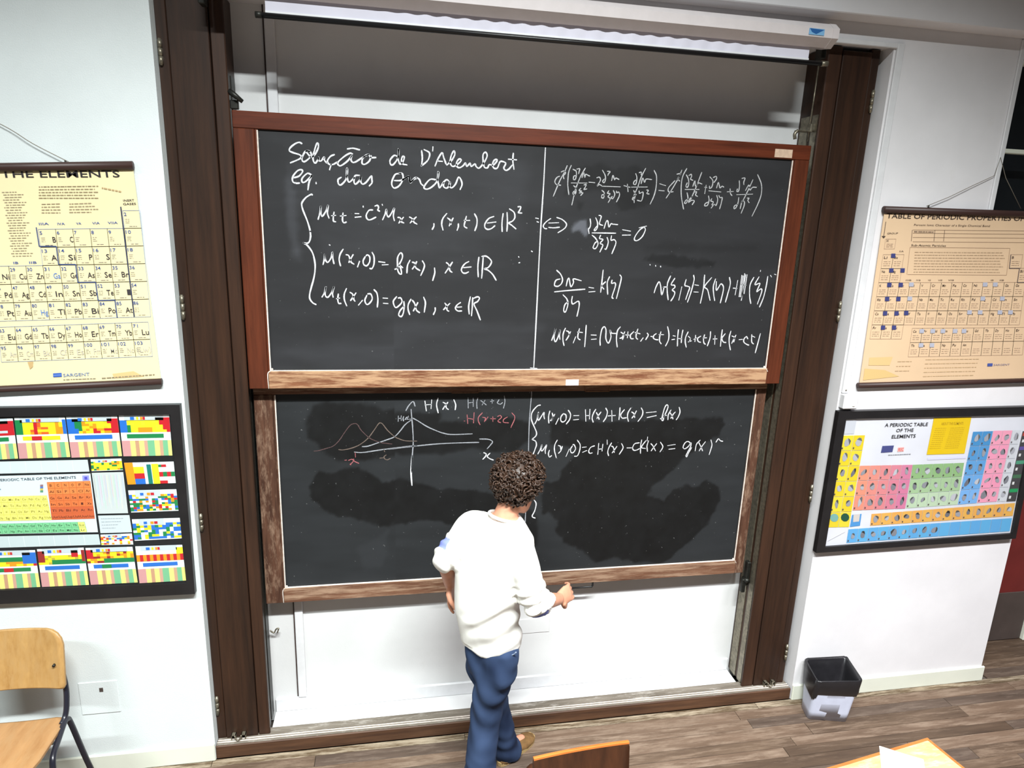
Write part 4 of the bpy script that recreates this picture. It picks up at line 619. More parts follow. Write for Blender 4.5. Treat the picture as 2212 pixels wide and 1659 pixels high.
q_=[(748,607),(1005,600),(1045,935),(797,940)]; quad('C',2,(200,206,206),q_)
for i in range(26): quad('C',3,(182+ (i*29)%40,190+(i*29)%36,190+(i*17)%36),sub(q_,.04+i*.036,.06,.06+i*.036,.6+.35*((i*7)%5)/5))
q_=[(800,955),(1055,950),(1077,1090),(820,1098)]; quad('C',2,(202,210,214),q_)
for k in range(4): words('C',3,(160,170,176),bl(q_,.08,.18+.18*k),bl(q_,.8-.1*k,.18+.18*k),5,rnd)
def small(q,pal,seed,n,m,top=.2): quad('C',2,W_,q); mosaic(sub(q,0,top,1,.95),n,m,pal,seed); quad('C',4,GR,sub(q,.14,0,.66,.3)); [quad('C',5,c,sub(q,x,.12,x+.07,.24)) for x,c in ((.24,B_),(.38,O_),(.46,R_))]
small([(740,497),(990,490),(1003,585),(748,594)],[Y_,Y_,O_,G_,(226,214,50)],11,12,5)
small([(820,1110),(1075,1100),(1087,1190),(828,1195)],[W_,W_,R_,O_,W_,Y_,B_],12,12,5)
small([(1045,750),(1437,740),(1455,915),(1070,930)],[R_,Y_,G_,W_,B_,O_,G_,W_],13,15,8)
small([(1075,985),(1465,973),(1482,1140),(1098,1160)],[B_,B_,Y_,W_,B_,G_,W_],14,13,7)
q_=[(1012,525),(1415,515),(1433,690),(1042,702)]; quad('C',2,W_,q_)
for x0,t0,x1,t1,c in ((0,0,.17,1,O_),(.17,.2,.38,.5,Y_),(.17,.5,.38,.75,R_),(.17,.75,.38,1,B_),(.44,.1,.53,1,(20,120,110)),(.54,.08,.68,1,Y_),(.68,.12,.74,.24,G_),(.74,.12,.84,.24,R_),(.68,.46,.76,.68,R_),(.76,.46,.84,.68,G_),(.84,.46,.92,.68,R_),(.92,.46,1,.68,G_),(.68,.86,.84,1,R_)): quad('C',3,c,sub(q_,x0,t0,x1,t1))
g_=[(-300,640),(738,612),(800,1090),(-250,1112)]; quad('C',2,(214,226,230),g_)
text('C',4,(60,66,80),'PERIODIC TABLE OF THE ELEMENTS',(-12,676),(622,652),20,.03); text('C',4,(60,66,80),'NEW',(-110,680),(-30,677),20,.03)
quad('C',4,(150,150,226),[(672,628),(726,626),(731,668),(676,670)]); quad('C',5,(80,80,190),[(690,638),(712,637),(715,660),(692,661)])
words('C',4,(110,130,150),(-60,742),(10,740),9,rnd)
for k in range(4): quad('C',4,[(150,110,120),(90,120,190),(210,190,90),(90,150,120)][k],[(330,702+16*k),(354,701+16*k),(354,716+16*k),(330,717+16*k)])
og=[(383,682),(738,672),(775,980),(425,990)]
def cellC(q,col,sym,tc):
    quad('C',3,col,q)
    text('C',4,tc,sym,bl(q,.5-.17*len(sym),.72),bl(q,.5+.17*len(sym),.72),19,.01)
oe=[['B','C','N','O','F','Ne'],['Al','Si','P','S','Cl','Ar'],['Ga','Ge','As','Se','Br','Kr'],['In','Sn','Sb','Te','I','Xe'],['Tl','Pb','Bi','Po','At','Rn'],['Uut','Uuq','Uup','Uuh','Uus','Uuo']]
def inset(q,e=.03): return sub(q,e,e,1-e,1-e)
quad('C',3,(206,104,54),og)
for r in range(6):
    for c_ in range(6):
        q=sub(og,c_/6,r/6,(c_+1)/6,(r+1)/6); quad('C',4,[(226,134,72),(222,118,64),(206,98,58)][min(2,r//2)],inset(q)); text('C',5,(96,44,30),oe[r][c_],bl(q,.5-.15*len(oe[r][c_]),.72),bl(q,.5+.15*len(oe[r][c_]),.72),19,.01)
yg=[(-50,800),(383,790),(425,990),(-10,1000)]; quad('C',3,(210,204,90),yg)
ye=[['Mn','Cr','Mo','Fe','Co','Ni','Cu','Zn'],['Nb','Tc','Mo','Ru','Rh','Pd','Ag','Cd'],['W','Re','Os','Ir','Pt','Au','Hg','Hg'],['Rf','Db','Sg','Bh','Hs','Mt','Ds','Rg']]
ye=[['V','Cr','Mn','Fe','Co','Ni','Cu','Zn'],['Nb','Mo','Tc','Ru','Rh','Pd','Ag','Cd'],['Ta','W','Re','Os','Ir','Pt','Au','Hg'],['Db','Sg','Bh','Hs','Mt','Ds','Rg','Uub']]
for r in range(4):
    for c_ in range(8):
        q=sub(yg,c_/8,r/4,(c_+1)/8,(r+1)/4); quad('C',4,(240,236,120),inset(q)); text('C',5,(130,116,50),ye[r][c_],bl(q,.5-.15*len(ye[r][c_]),.72),bl(q,.5+.15*len(ye[r][c_]),.72),18,.01)
gg=[(-52,1022),(690,1005),(712,1088),(-30,1105)]; quad('C',3,(90,170,120),gg)
ge=['Pr Nd Pm Sm Eu Gd Tb Dy Ho Er Tm Yb Lu'.split(),'Pa U Np Pu Am Cm Bk Cf Es Fm Md No Lr'.split()]
for r in range(2):
    for c_ in range(13):
        q=sub(gg,c_/13,r/2,(c_+1)/13,(r+1)/2); quad('C',4,(240,236,120) if c_==12 else (126,200,146),inset(q)); s=ge[r][c_]; text('C',5,(40,84,60),s,bl(q,.5-.15*len(s),.74),bl(q,.5+.15*len(s),.74),17,.01)
# ---- D : right framed chart
for s,a_,b_,h_ in (('A PERIODIC TABLE',(785,284),(1212,275),33),('OF THE',(897,337),(1070,332),32),('ELEMENTS',(853,400),(1090,391),33)): text('D',3,(60,58,62),s,a_,b_,h_,.05)
quad('D',2,(226,190,28),[(1275,197),(1650,185),(1580,550),(1203,562)])
for k in range(11): words('D',3,(204,168,30),(1290-6*k,300+20*k),(1400-6*k,296+20*k),7,rnd); words('D',3,(204,168,30),(1440-6*k,296+20*k),(1580-6*k,292+20*k),7,rnd)
text('D',3,(176,140,30),'ABOUT THE ELEMENTS',(1345,268),(1565,262),26,.02)
quad('D',2,(72,76,128),[(763,475),(878,470),(862,535),(748,543)]); 
quad('D',2,(236,180,176),[(918,490),(980,487),(974,530),(912,533)]); text('D',3,(206,84,80),'RSC',(920,525),(970,522),28,.03)
words('D',2,(150,150,156),(822,566),(1045,556),9,rnd)
quad('D',2,(214,214,236),[(1215,590),(1600,575),(1595,600),(1210,615)])
def obj_(q,seed):
    r=random.Random(seed); import math
    cx,cy=.48+.08*r.random(),.42+.08*r.random(); rx,ry=.2+.14*r.random(),.14+.14*r.random(); an=r.random()*3
    g=r.randint(110,190); col=(g,g,g+8)
    pts=[]
    for k in range(8):
        t=k*math.pi/4; u,v=rx*math.cos(t)*(.8+.4*r.random()),ry*math.sin(t)*(.8+.4*r.random())
        pts.append(bl(q,cx+u*math.cos(an)-v*math.sin(an),cy+(u*math.sin(an)+v*math.cos(an))))
    poly('D',4,col,pts)
    d=(max(0,g-70),)*3
    k0=[pts[i] for i in (3,4,5,6)]; poly('D',5,d,k0)
    quad('D',4,tuple(int(x*.62) for x in (150,130,130)),sub(q,.08,.78,.2,.9))
def block(q,nc,nr,colf,seed,skip=()):
    for r in range(nr):
        for c in range(nc):
            qq_=sub(q,c/nc,r/nr,(c+1)/nc,(r+1)/nr); quad('D',2,colf(r,c),sub(qq_,.015,.015,.985,.985))
            if (r,c) not in skip: obj_(qq_,seed+r*20+c)
quad('D',2,(196,198,206),[(398,210),(508,207),(480,355),(374,358)])
block([(368,370),(592,366),(430,1283),(215,1287)],2,6,lambda r,c:(222,196,44) if (r+c)%2 else (228,204,56),100,((5,0),(5,1)))
for (cx,cy,c) in ((283,1188,(118,166,160)),(390,1185,(30,80,60))):
    poly('D',4,c,[(cx+42*math.cos(k*.628),cy+42*math.sin(k*.628)) for k in range(10)])
block([(540,670),(1065,660),(990,1100),(465,1118)],5,3,lambda r,c:(224-4*c,146-5*c-2*r,120+9*c),200)
block([(1065,660),(1578,640),(1510,1060),(995,1097)],5,3,lambda r,c:(142+22*r,178+14*r,124+26*r),300)
block([(1665,332),(1865,325),(1700,1045),(1512,1060)],2,5,lambda r,c:(74+12*r,142+8*r,196+8*r),400)
block([(1868,322),(2058,318),(1900,1030),(1703,1043)],2,5,lambda r,c:(236,158-4*(r%2),182),500)
block([(2060,318),(2145,314),(1990,1028),(1903,1030)],1,5,lambda r,c:(206,208,214),600)
dk=[(2160,328),(2250,322),(2088,1024),(1997,1028)]; quad('D',2,(70,68,70),dk)
for k,c in enumerate(((170,70,60),(96,80,150),(80,150,120),(70,110,80),(40,150,90))):
    quad('D',3,c,sub(dk,.05,k/5+.02,.95,k/5+.07)); qd=sub(dk,.15,k/5+.12,.38,k/5+.16); quad('D',3,(220,220,220),qd)
block([(655,1150),(2085,1040),(2060,1172),(640,1270)],14,1,lambda r,c:(226,166+ (c%2)*6,86),700)
quad('D',2,(78,146,206),[(462,1160),(556,1150),(540,1268),(440,1280)]); quad('D',3,(206,196,190),[(475,1160),(540,1150),(530,1225),(470,1232)])
block([(425,1302),(2055,1190),(2030,1325),(403,1442)],16,1,lambda r,c:(96,166+ (c%2)*5,218),800,tuple((0,c) for c in range(9,16)))
line('D',3,(190,190,196),(220,1420),(390,1330),3)

def cquad(ch, yy, pts): return [(P2(ch, *p)[0], yy, P2(ch, *p)[1]) for p in pts]
def slab(pts, y0, y1):
    mb = MB(); n = len(pts); mb.v = [(p[0], y0, p[2]) for p in pts]+[(p[0], y1, p[2]) for p in pts]
    mb.face(range(n)); mb.face(range(2*n-1, n-1, -1))
    for i in range(n): mb.face((i, (i+1) % n, n+(i+1) % n, n+i))
    return mb
def hanging(ch, label, corners, rods, hooks, string):
    C = cquad(ch, 0, corners); c0 = sum((Vector(p) for p in C), Vector())/4
    t = empty('hanging_chart', (c0.x, 0, min(p[2] for p in C)), label, 'wall chart', None)
    slab(C, CY[ch], CY[ch]+.0012).build('sheet', M['chart_a'] if ch == 'A' else M['chart_b'], t)
    tag(PRINT[ch].build('printed_table', M['print'], t, recalc=False), kind='stuff')
    for nm, (a, b), r in rods:
        A, B = cquad(ch, CY[ch]-.003, [a, b]); mb = MB(); mb.tube([A, B], r, 12); ro = mb.build(nm, M['rod'], t)
    for h in hooks:
        H = cquad(ch, CY[ch]-.004, [h])[0]; mb = MB(); mb.tube([(H[0], H[1], H[2]-.014), (H[0], H[1], H[2]+.003)], .004, 8); mb.build('hook', M['dark_steel'], t)
    mb = MB(); mb.tube(string, .0016, 6); mb.build('string', M['string'], t)
    return t
hanging('A', 'yellowed hanging element chart with blue grid on the left wall, above the black framed chart', [(-1000, 375), (757, 355), (917, 1562), (-1000, 1640)],
        [('top_rod', ((-1010, 362), (758, 335)), .0165), ('bottom_rod', ((-1010, 1655), (922, 1564)), .015)], [(375, 312)],
        catmull([(-1.70, -.01, 3.09), (-1.461, -.014, 2.982), (-1.36, -.016, 2.918), (-1.232, -.018, 2.852)], 5))
hanging('B', 'tan hanging chart of periodic properties on the right wall, below the dark window', [(326, 478), (1760, 520), (1640, 1520), (168, 1562)],
        [('top_rod', ((320, 452), (1770, 502)), .0165), ('bottom_rod', ((155, 1578), (1650, 1535)), .015)], [(606, 428), (1221, 448)],
        [(2.600, -.018, 2.836), (2.72, -.018, 2.885), (2.84, -.016, 2.943), (2.962, -.012, 2.998), (2.975, -.012, 3.085), (3.03, -.012, 2.99), (3.153, -.016, 2.845)])
def framed(ch, label, outer, inner, sheetmat, yd):
    t = empty('framed_chart', (np.mean([p[0] for p in outer]), 0, min(p[1] for p in outer)), label, 'framed chart')
    for i in range(4):
        a, b = outer[i], outer[(i+1) % 4]; c, d = inner[(i+1) % 4], inner[i]
        slab([(p[0], 0, p[1]) for p in (a, b, c, d)], -yd, -.001).build('frame_rail', M['frame_black'], t)
    slab([(p[0], 0, p[1]) for p in inner], CY[ch], CY[ch]+.004).build('sheet', sheetmat, t)
    tag(PRINT[ch].build('printed_table', M['print_c'], t, recalc=False), kind='stuff')
    slab([(p[0], 0, p[1]) for p in inner], CY[ch]-.0062, CY[ch]-.0055).build('glazing', M['pane'], t)
    return t
inC = [P2('C', *p) for p in ((-1000, 160), (1392, 128), (1524, 1498), (-1000, 1590))]
framed('C', 'black framed board of colourful element charts on the left wall, under the yellowed chart', [(-2.30, 1.866), (-.917, 1.872), (-.925, .955), (-2.30, .972)], inC, M['card_black'], .030)
inD = [P2('D', *p) for p in ((390, 200), (2262, 158), (2038, 1340), (182, 1472))]
framed('D', 'black framed picture chart of the elements on the right wall, above the waste bin', [P2('D', 318, 128), P2('D', 2335, 76), P2('D', 2072, 1388), P2('D', 90, 1530)], inD, M['sheet_d'], .032)
# ------------------------------------------------------------------ school chair at the left wall
def rounded_panel(mb, w, h, r, thick, bend, nx=14, nz=12, sq=None):
    """a bent ply panel in local x (width), z (height), bending along y; corners rounded"""
    rings = []
    def hx(z):
        a = h/2-abs(z); rr = r if z > 0 or sq is None else sq
        return w/2-(rr-math.sqrt(max(0, rr*rr-max(0, rr-a)**2))) if a < rr else w/2
    zs = [-h/2+h*(.5-.5*math.cos(PI*k/nz)) for k in range(nz+1)]
    idx = {}
    for side, off in ((0, -thick/2), (1, thick/2)):
        for i, z in enumerate(zs):
            for k in range(nx+1):
                x = (2*k/nx-1)*max(hx(z), .001); idx[side, i, k] = len(mb.v); mb.v.append((x, bend(x, z)+off, z))
    for i in range(nz):
        for k in range(nx):
            mb.face((idx[0,i,k], idx[0,i,k+1], idx[0,i+1,k+1], idx[0,i+1,k]), None, True); mb.face((idx[1,i,k], idx[1,i+1,k], idx[1,i+1,k+1], idx[1,i,k+1]), None, True)
    for i in range(nz):
        for k in (0, nx): mb.face((idx[0,i,k], idx[0,i+1,k], idx[1,i+1,k], idx[1,i,k]))
    for i in (0, nz):
        for k in range(nx): mb.face((idx[0,i,k], idx[0,i,k+1], idx[1,i,k+1], idx[1,i,k]))
    return mb
def xform(mb, loc, rz=0, rx=0):
    mt = Matrix.Translation(loc) @ Matrix.Rotation(rz, 4, 'Z') @ Matrix.Rotation(rx, 4, 'X'); mb.v = [tuple(mt @ Vector(p)) for p in mb.v]; return mb
ch = empty('school_chair', (-1.66, -.33, 0), 'light plywood chair with black tube frame against the left wall', 'chair')
xc = -1.655; hw = .205
mb = rounded_panel(MB(), .44, .272, .075, .011, lambda x, z: .030-.9*x*x*.9-.0*z, sq=.02); xform(mb, (xc, -.165, .760), 0, -.16); mb.build('backrest', M['chair_wood'], ch)
mb = rounded_panel(MB(), .42, .40, .05, .012, lambda x, z: .20*x*x-.35*max(0, -z-.13)**2*4, sq=.15)
mt = Matrix.Translation((xc, -.385, .468)) @ Matrix.Rotation(PI/2+.05, 4, 'X') @ Matrix.Rotation(PI, 4, 'Z')
mt = Matrix.Translation((xc, -.385, .468)) @ Matrix(((1, 0, 0, 0), (0, 0, 1, 0), (0, 1, 0, 0), (0, 0, 0, 1)))
mb.v = [tuple(mt @ Vector((p[0], p[1], p[2]))) for p in mb.v]; mb.build('seat', M['seat_wood'], ch)
for s in (-1, 1):
    xs = xc+s*hw
    mb = MB(); mb.tube(catmull([(xs-s*.05, -.112, .82), (xs-s*.03, -.134, .74), (xs-s*.004, -.160, .62), (xs+s*.002, -.184, .545), (xs, -.205, .497), (xs-s*.004, -.235, .478)], 5), .0115, 10); mb.build('back_tube', M['tube'], ch)
    mb = MB(); mb.tube(catmull([(xs+s*.052, -.11, .0), (xs+s*.028, -.152, .23), (xs+s*.008, -.186, .44), (xs+s*.004, -.202, .476), (xs+s*.004, -.230, .480), (xs+s*.010, -.30, .458), (xs+s*.017, -.362, .440), (xs+s*.022, -.388, .412), (xs+s*.026, -.400, .34), (xs+s*.034, -.425, .16), (xs+s*.042, -.45, .0)], 6), .0122, 10); mb.build('leg_tube', M['tube'], ch)
    mb = MB(); mb.tube([(xs+s*.026, -.402, .335), (xs+s*.056, -.402, .335)], .010, 8); mb.build('stacking_stop', M['tube'], ch)
    for (x_, y_, z_) in ((xs-s*.03, -.178, .735),):
        mb = MB(); mb.tube([(x_, y_-.002, z_), (x_, y_+.010, z_)], .006, 10); mb.build('rivet', M['dark_steel'], ch)
    mb = MB(); mb.tube([(xs-s*.034, -.30, .4755), (xs-s*.034, -.30, .4795)], .006, 10); mb.tube([(xs-s*.045, -.44, .474), (xs-s*.045, -.44, .4775)], .006, 10); mb.build('rivet', M['dark_steel'], ch)
mb = MB(); mb.tube([(xc-hw+.012, -.30, .446), (xc+hw-.012, -.30, .446)], .011, 10); mb.build('cross_tube', M['tube'], ch)
# ------------------------------------------------------------------ waste bin with liner
wb = empty('waste_bin', (2.43, -.125, 0), 'small white rectangular waste bin on the floor under the right framed chart', 'waste bin')
B0 = [Vector((2.300, -.165, .001)), Vector((2.512, -.218, .001)), Vector((2.535, -.115, .001)), Vector((2.322, -.063, .001))]
B1 = [Vector((2.290, -.205, .272)), Vector((2.544, -.232, .272)), Vector((2.600, -.030, .272)), Vector((2.340, -.016, .272))]
def rr_ring(C, r, n=5):
    out = []
    for i in range(4):
        p, a, b = C[i], C[i-1], C[(i+1) % 4]; u = (a-p).normalized()*r; v = (b-p).normalized()*r
        for k in range(n): t = k/(n-1); out.append(p+u*(1-t)**2+v*t*t)
    return out
def lerp4(t, grow=0):
    C = [a.lerp(b, t) for a, b in zip(B0, B1)]; c = sum(C, Vector())/4
    return [p+(p-c).normalized()*grow for p in C]
mb = MB(); rings = [rr_ring(lerp4(t), .022) for t in (0, .2, .5, .8, 1)] + [rr_ring(lerp4(t, -.004), .022) for t in (1, .5, .03)]; mb.loft(rings); mb.build('bin_body', M['bin'], wb)
rl = random.Random(5); mb = MB(); rings = []
prof = [(.60, .006, 0), (.72, .009, 0), (.88, .008, 0), (1.0, .007, .006), (1.02, .001, .008), (1.0, -.010, .002), (.85, -.012, 0), (.6, -.016, 0), (.35, -.022, 0), (.2, -.04, 0)]
for j, (t, g_, dz) in enumerate(prof):
    R0 = rr_ring(lerp4(t, g_), .024, 8); c = sum(R0, Vector())/len(R0); ring = []
    for k, p in enumerate(R0):
        a = noise.noise(Vector((k*.9, j*.8, 3)))*.007; low = -.022*abs(math.sin(k*.35+1.2)) + (.035 if 6 < k < 14 else 0) if j == 0 else (.012*math.sin(k*.5) if j == 1 else 0)
        ring.append(p+(p-c).normalized()*a+Vector((0, 0, dz+low*.8+noise.noise(Vector((k*.6, j, 9)))*.004)))
    rings.append(ring)
mb.loft(rings, False); mb.face(range(len(mb.v)-len(rings[0]), len(mb.v))); lin_o = mb.build('bin_liner', M['liner'], wb); tag(lin_o, 'black plastic liner folded over the rim')
# ------------------------------------------------------------------ foreground chair back and desk corner
fc_ = empty('wooden_chair', (.70, -1.18, 0), 'wooden chair, shaded back and lit top edge in its colours, at the front, facing the blackboards', 'chair')
def bk(x, z): return -.22*x*x+.035
mb = rounded_panel(MB(), .385, .235, .012, .014, bk); xform(mb, (.688, -1.022, .648), .075, -.12); fo_ = mb.build('backrest', M['fore_wood'], fc_)
mb = MB(); pts = [(x, bk(x, 0), .1185) for x in np.linspace(-.191, .191, 15)]; rr = []
for p in pts: rr.append([(p[0], p[1]-.0072, p[2]-.006), (p[0], p[1]+.0072, p[2]-.006), (p[0], p[1]+.0072, p[2]+.001), (p[0], p[1]+.003, p[2]+.0025), (p[0], p[1]-.003, p[2]+.0025), (p[0], p[1]-.0072, p[2]+.001)])
mb.loft(rr, True, None, False); xform(mb, (.688, -1.022, .648), .075, -.12); mb.build('top_edge', M['fore_edge'], fc_)
mb = MB(); rounded_panel(mb, .33, .28, .05, .014, lambda x, z: .12*x*x); mt = Matrix.Translation((.695, -.845, .455)) @ Matrix.Rotation(.075, 4, 'Z') @ Matrix(((1, 0, 0, 0), (0, 0, 1, 0), (0, 1, 0, 0), (0, 0, 0, 1)))
mb.v = [tuple(mt @ Vector(p)) for p in mb.v]; mb.build('seat', M['fore_wood'], fc_)
for s in (-1, 1):
    o_ = Matrix.Translation((.695, -1.0, 0)) @ Matrix.Rotation(.075, 4, 'Z')
    for nm, P in (('leg', [(s*.17, -.02, .62), (s*.175, -.005, .45), (s*.18, -.06, .0)]), ('leg', [(s*.15, .02, .446), (s*.15, .26, .44), (s*.155, .28, .0)])):
        mb = MB(); mb.tube([tuple(o_ @ Vector(p)) for p in P], .011, 8); mb.build(nm, M['tube'], fc_)
dk_ = empty('desk', (1.5, -1.5, 0), 'wooden desk with worn top at the front right, a white sheet lying on it', 'desk')
dm = Matrix.Translation((2.080, -1.100, .75)) @ Matrix.Rotation(.155, 4, 'Z')
def dbox(name, a, b, mat, bev=.003): mb = MB().box(a, b, bev); mb.v = [tuple(dm @ Vector(p)) for p in mb.v]; return mb.build(name, mat, dk_)
dbox('desk_top', (-1.2, -.6, -.022), (-.0125, -.0125, 0), M['desk_top'], .001)
dbox('edge_strip', (-1.2, -.012, -.024), (0, 0, .0008), M['desk_edge'], .002); dbox('edge_strip', (-.012, -.6, -.024), (0, -.0125, .0008), M['desk_edge'], .002)
for x_ in (-1.15, -.05):
    for y_ in (-.56, -.05): dbox('leg', (x_-.018, y_-.018, -.749), (x_+.018, y_+.018, -.024), M['tube'], .003)
dbox('apron', (-1.13, -.06, -.09), (-.07, -.045, -.024), M['desk_edge'])
mb = MB(); pm = Matrix.Translation((1.972, -1.2, .7512)) @ Matrix.Rotation(-.62, 4, 'Z'); vv = []
for i in range(7):
    for k in range(7): vv.append(tuple(pm @ Vector((-.148+.148*i/6, -.21*k/6, .0006+.006*max(0, i/6-.6)*max(0, 1-k/3)))))
mb.v = vv; [mb.face((i*7+k, (i+1)*7+k, (i+1)*7+k+1, i*7+k+1), None, True) for i in range(6) for k in range(6)]
tag(mb.build('paper_sheet', M['paper'], None), 'white paper sheet lying on the desk at the front right', 'paper')
# ------------------------------------------------------------------ the lecturer
J = {'pelvis': (0.4236, -0.4, 0.8026), 'waist': (0.3933, -0.4, 0.995), 'chest': (0.4123, -0.4, 1.2227), 'upper': (0.434, -0.39, 1.3763), 'neck': (0.4709, -0.375, 1.4505), 'head': (0.5252, -0.345, 1.5785), 'shL': (0.3337, -0.28, 1.3538), 'elL': (0.2123, -0.36, 1.2514), 'wrL': (0.244, -0.25, 1.0545), 'hdL': (0.2522, -0.22, 0.9435), 'shR': (0.5137, -0.5, 1.3244), 'elR': (0.5816, -0.56, 1.1281), 'wrR': (0.7205, -0.41, 1.0413), 'hdR': (0.8049, -0.34, 1.0347), 'hipR': (0.4483, -0.46, 0.801), 'knR': (0.4025, -0.4, 0.4503), 'anR': (0.3798, -0.42, 0.1), 'hipL': (0.3978, -0.35, 0.7443), 'knL': (0.4772, -0.24, 0.3719), 'anL': (0.5439, -0.2, 0.0969), 'heelL': (0.515, -0.235, 0), 'toeL': (0.705, -0.085, 0), 'hem': (0.4185, -0.4, 0.8367), 'pocket': (0.4818, -0.52, 0.87), 'heelR': (0.3498, -0.48, 0), 'toeR': (0.39980000000000004, -0.22999999999999998, 0)}
J = {k: Vector(v) for k, v in J.items()}
FW = Vector((.64, .768, 0)); RT = Vector((.768, -.64, 0)); UP = Vector((0, 0, 1))
def ell(c, a, b, n=28, r=RT, f=FW, p=2.0):
    out = []
    for k in range(n):
        t = 2*PI*k/n; ct, st = math.cos(t), math.sin(t)
        out.append(Vector(c)+r*(a*math.copysign(abs(ct)**(2/p), ct))+f*(b*math.copysign(abs(st)**(2/p), st)))
    return out
def body_loft(mb, rows, n=28, p=2.0):
    """rows : (centre, half width, half depth[, right axis, front axis])"""
    mb.loft([ell(r[0], r[1], r[2], n, *(r[3:5] if len(r) > 3 else (RT, FW)), p) for r in rows])
def limb(mb, pts, rs, n=14, sub=4):
    P = catmull(pts, sub); m = len(P)-1; R = [rs[min(int(i/sub), len(rs)-1)]+(rs[min(int(i/sub)+1, len(rs)-1)]-rs[min(int(i/sub), len(rs)-1)])*((i % sub)/sub) for i in range(m+1)]
    t0 = (P[0]-P[1]).normalized(); t1 = (P[-1]-P[-2]).normalized()
    P = [P[0]+t0*R[0]*.75, P[0]+t0*R[0]*.45]+P+[P[-1]+t1*R[-1]*.45, P[-1]+t1*R[-1]*.75]; R = [R[0]*.35, R[0]*.8]+R+[R[-1]*.8, R[-1]*.35]
    mb.tube(P, R, n)
def fuse(mb, name, voxel, smooth=6, fac=.5):
    me = bpy.data.meshes.new(name); me.from_pydata([tuple(p) for p in mb.v], [], mb.f)
    bm = bmesh.new(); bm.from_mesh(me)
    for f in bm.faces: f.smooth = True
    bm.to_mesh(me); bm.free()
    # every closed piece outward, then fused into one skin
    o = bpy.data.objects.new(name, me); COL.objects.link(o)
    r = o.modifiers.new('fuse', 'REMESH'); r.mode = 'VOXEL'; r.voxel_size = voxel
    s = o.modifiers.new('relax', 'SMOOTH'); s.iterations = smooth; s.factor = fac
    bpy.context.view_layer.update(); dg = bpy.context.evaluated_depsgraph_get(); out = bpy.data.meshes.new_from_object(o.evaluated_get(dg)); bpy.data.objects.remove(o)
    out.name = name; out.polygons.foreach_set('use_smooth', [True]*len(out.polygons)); return out
def piece(mb, fn):
    """outward-facing normals for one closed loft before it joins the rest"""
    t = MB(); fn(t); me = bpy.data.meshes.new('t'); me.from_pydata([tuple(p) for p in t.v], [], t.f); bm = bmesh.new(); bm.from_mesh(me); bmesh.ops.recalc_face_normals(bm, faces=bm.faces)
    n = len(mb.v); bm.verts.ensure_lookup_table(); mb.v += [tuple(v.co) for v in bm.verts]
    for f in bm.faces: mb.face([n+v.index for v in f.verts], None, True)
    bm.free(); bpy.data.meshes.remove(me)
pelvis, waist, chest, upper, neckb, head = J['pelvis'], J['waist'], J['chest'], J['upper'], J['neck'], J['head']
HF = Vector((.70, .66, -.28)).normalized(); HR = HF.cross(UP).normalized(); HU = HR.cross(HF).normalized()
B = MB()
piece(B, lambda m: body_loft(m, [(pelvis-UP*.10, .095, .07), (pelvis-UP*.02, .112, .085), (waist, .128, .088), (chest, .150, .10), (upper, .155, .085), (upper.lerp(neckb, .55), .10, .065), (neckb, .055, .052), (neckb.lerp(head, .35), .052, .052), (neckb.lerp(head, .6), .052, .056)]))
def headloft(m):
    rows = []
    for z, a, b, off in ((-.125, .030, .030, .055), (-.105, .047, .052, .040), (-.075, .060, .075, .022), (-.03, .070, .090, .004), (.015, .075, .098, -.002), (.06, .072, .094, -.006), (.095, .056, .074, -.008), (.115, .03, .04, -.010)):
        rows.append((head+HU*z+HF*off, a, b, HR, HF))
    body_loft(m, rows)
piece(B, headloft)
piece(B, lambda m: limb(m, [head+HF*.088+HU*.022, head+HF*.106-HU*.006, head+HF*.112-HU*.026], [.010, .013, .016], 10))      # nose
piece(B, lambda m: limb(m, [head+HF*.086-HU*.060-HR*.022, head+HF*.098-HU*.058, head+HF*.086-HU*.060+HR*.022], [.006, .009, .006], 8))  # lips
for s in (-1, 1):
    piece(B, lambda m: limb(m, [head+HR*s*.070+HU*.020-HF*.012, head+HR*s*.084+HU*.012-HF*.020, head+HR*s*.080-HU*.026-HF*.012], [.010, .014, .010], 10))   # ears
    piece(B, lambda m: limb(m, [head+HF*.088+HU*.034+HR*s*.012, head+HF*.084+HU*.036+HR*s*.046], [.009, .007], 8))                         # brow
shL, elL, wrL, shR, elR, wrR = J['shL'], J['elL'], J['wrL'], J['shR'], J['elR'], J['wrR']
piece(B, lambda m: limb(m, [upper-UP*.02-RT*.06, shL, shL.lerp(elL, .5), elL], [.05, .050, .043, .038]))
piece(B, lambda m: limb(m, [elL, elL.lerp(wrL, .35), wrL], [.038, .038, .026]))
piece(B, lambda m: limb(m, [upper-UP*.02+RT*.06, shR, shR.lerp(elR, .5), elR], [.05, .050, .043, .038]))
piece(B, lambda m: limb(m, [elR, elR.lerp(wrR, .35), wrR], [.038, .039, .027]))
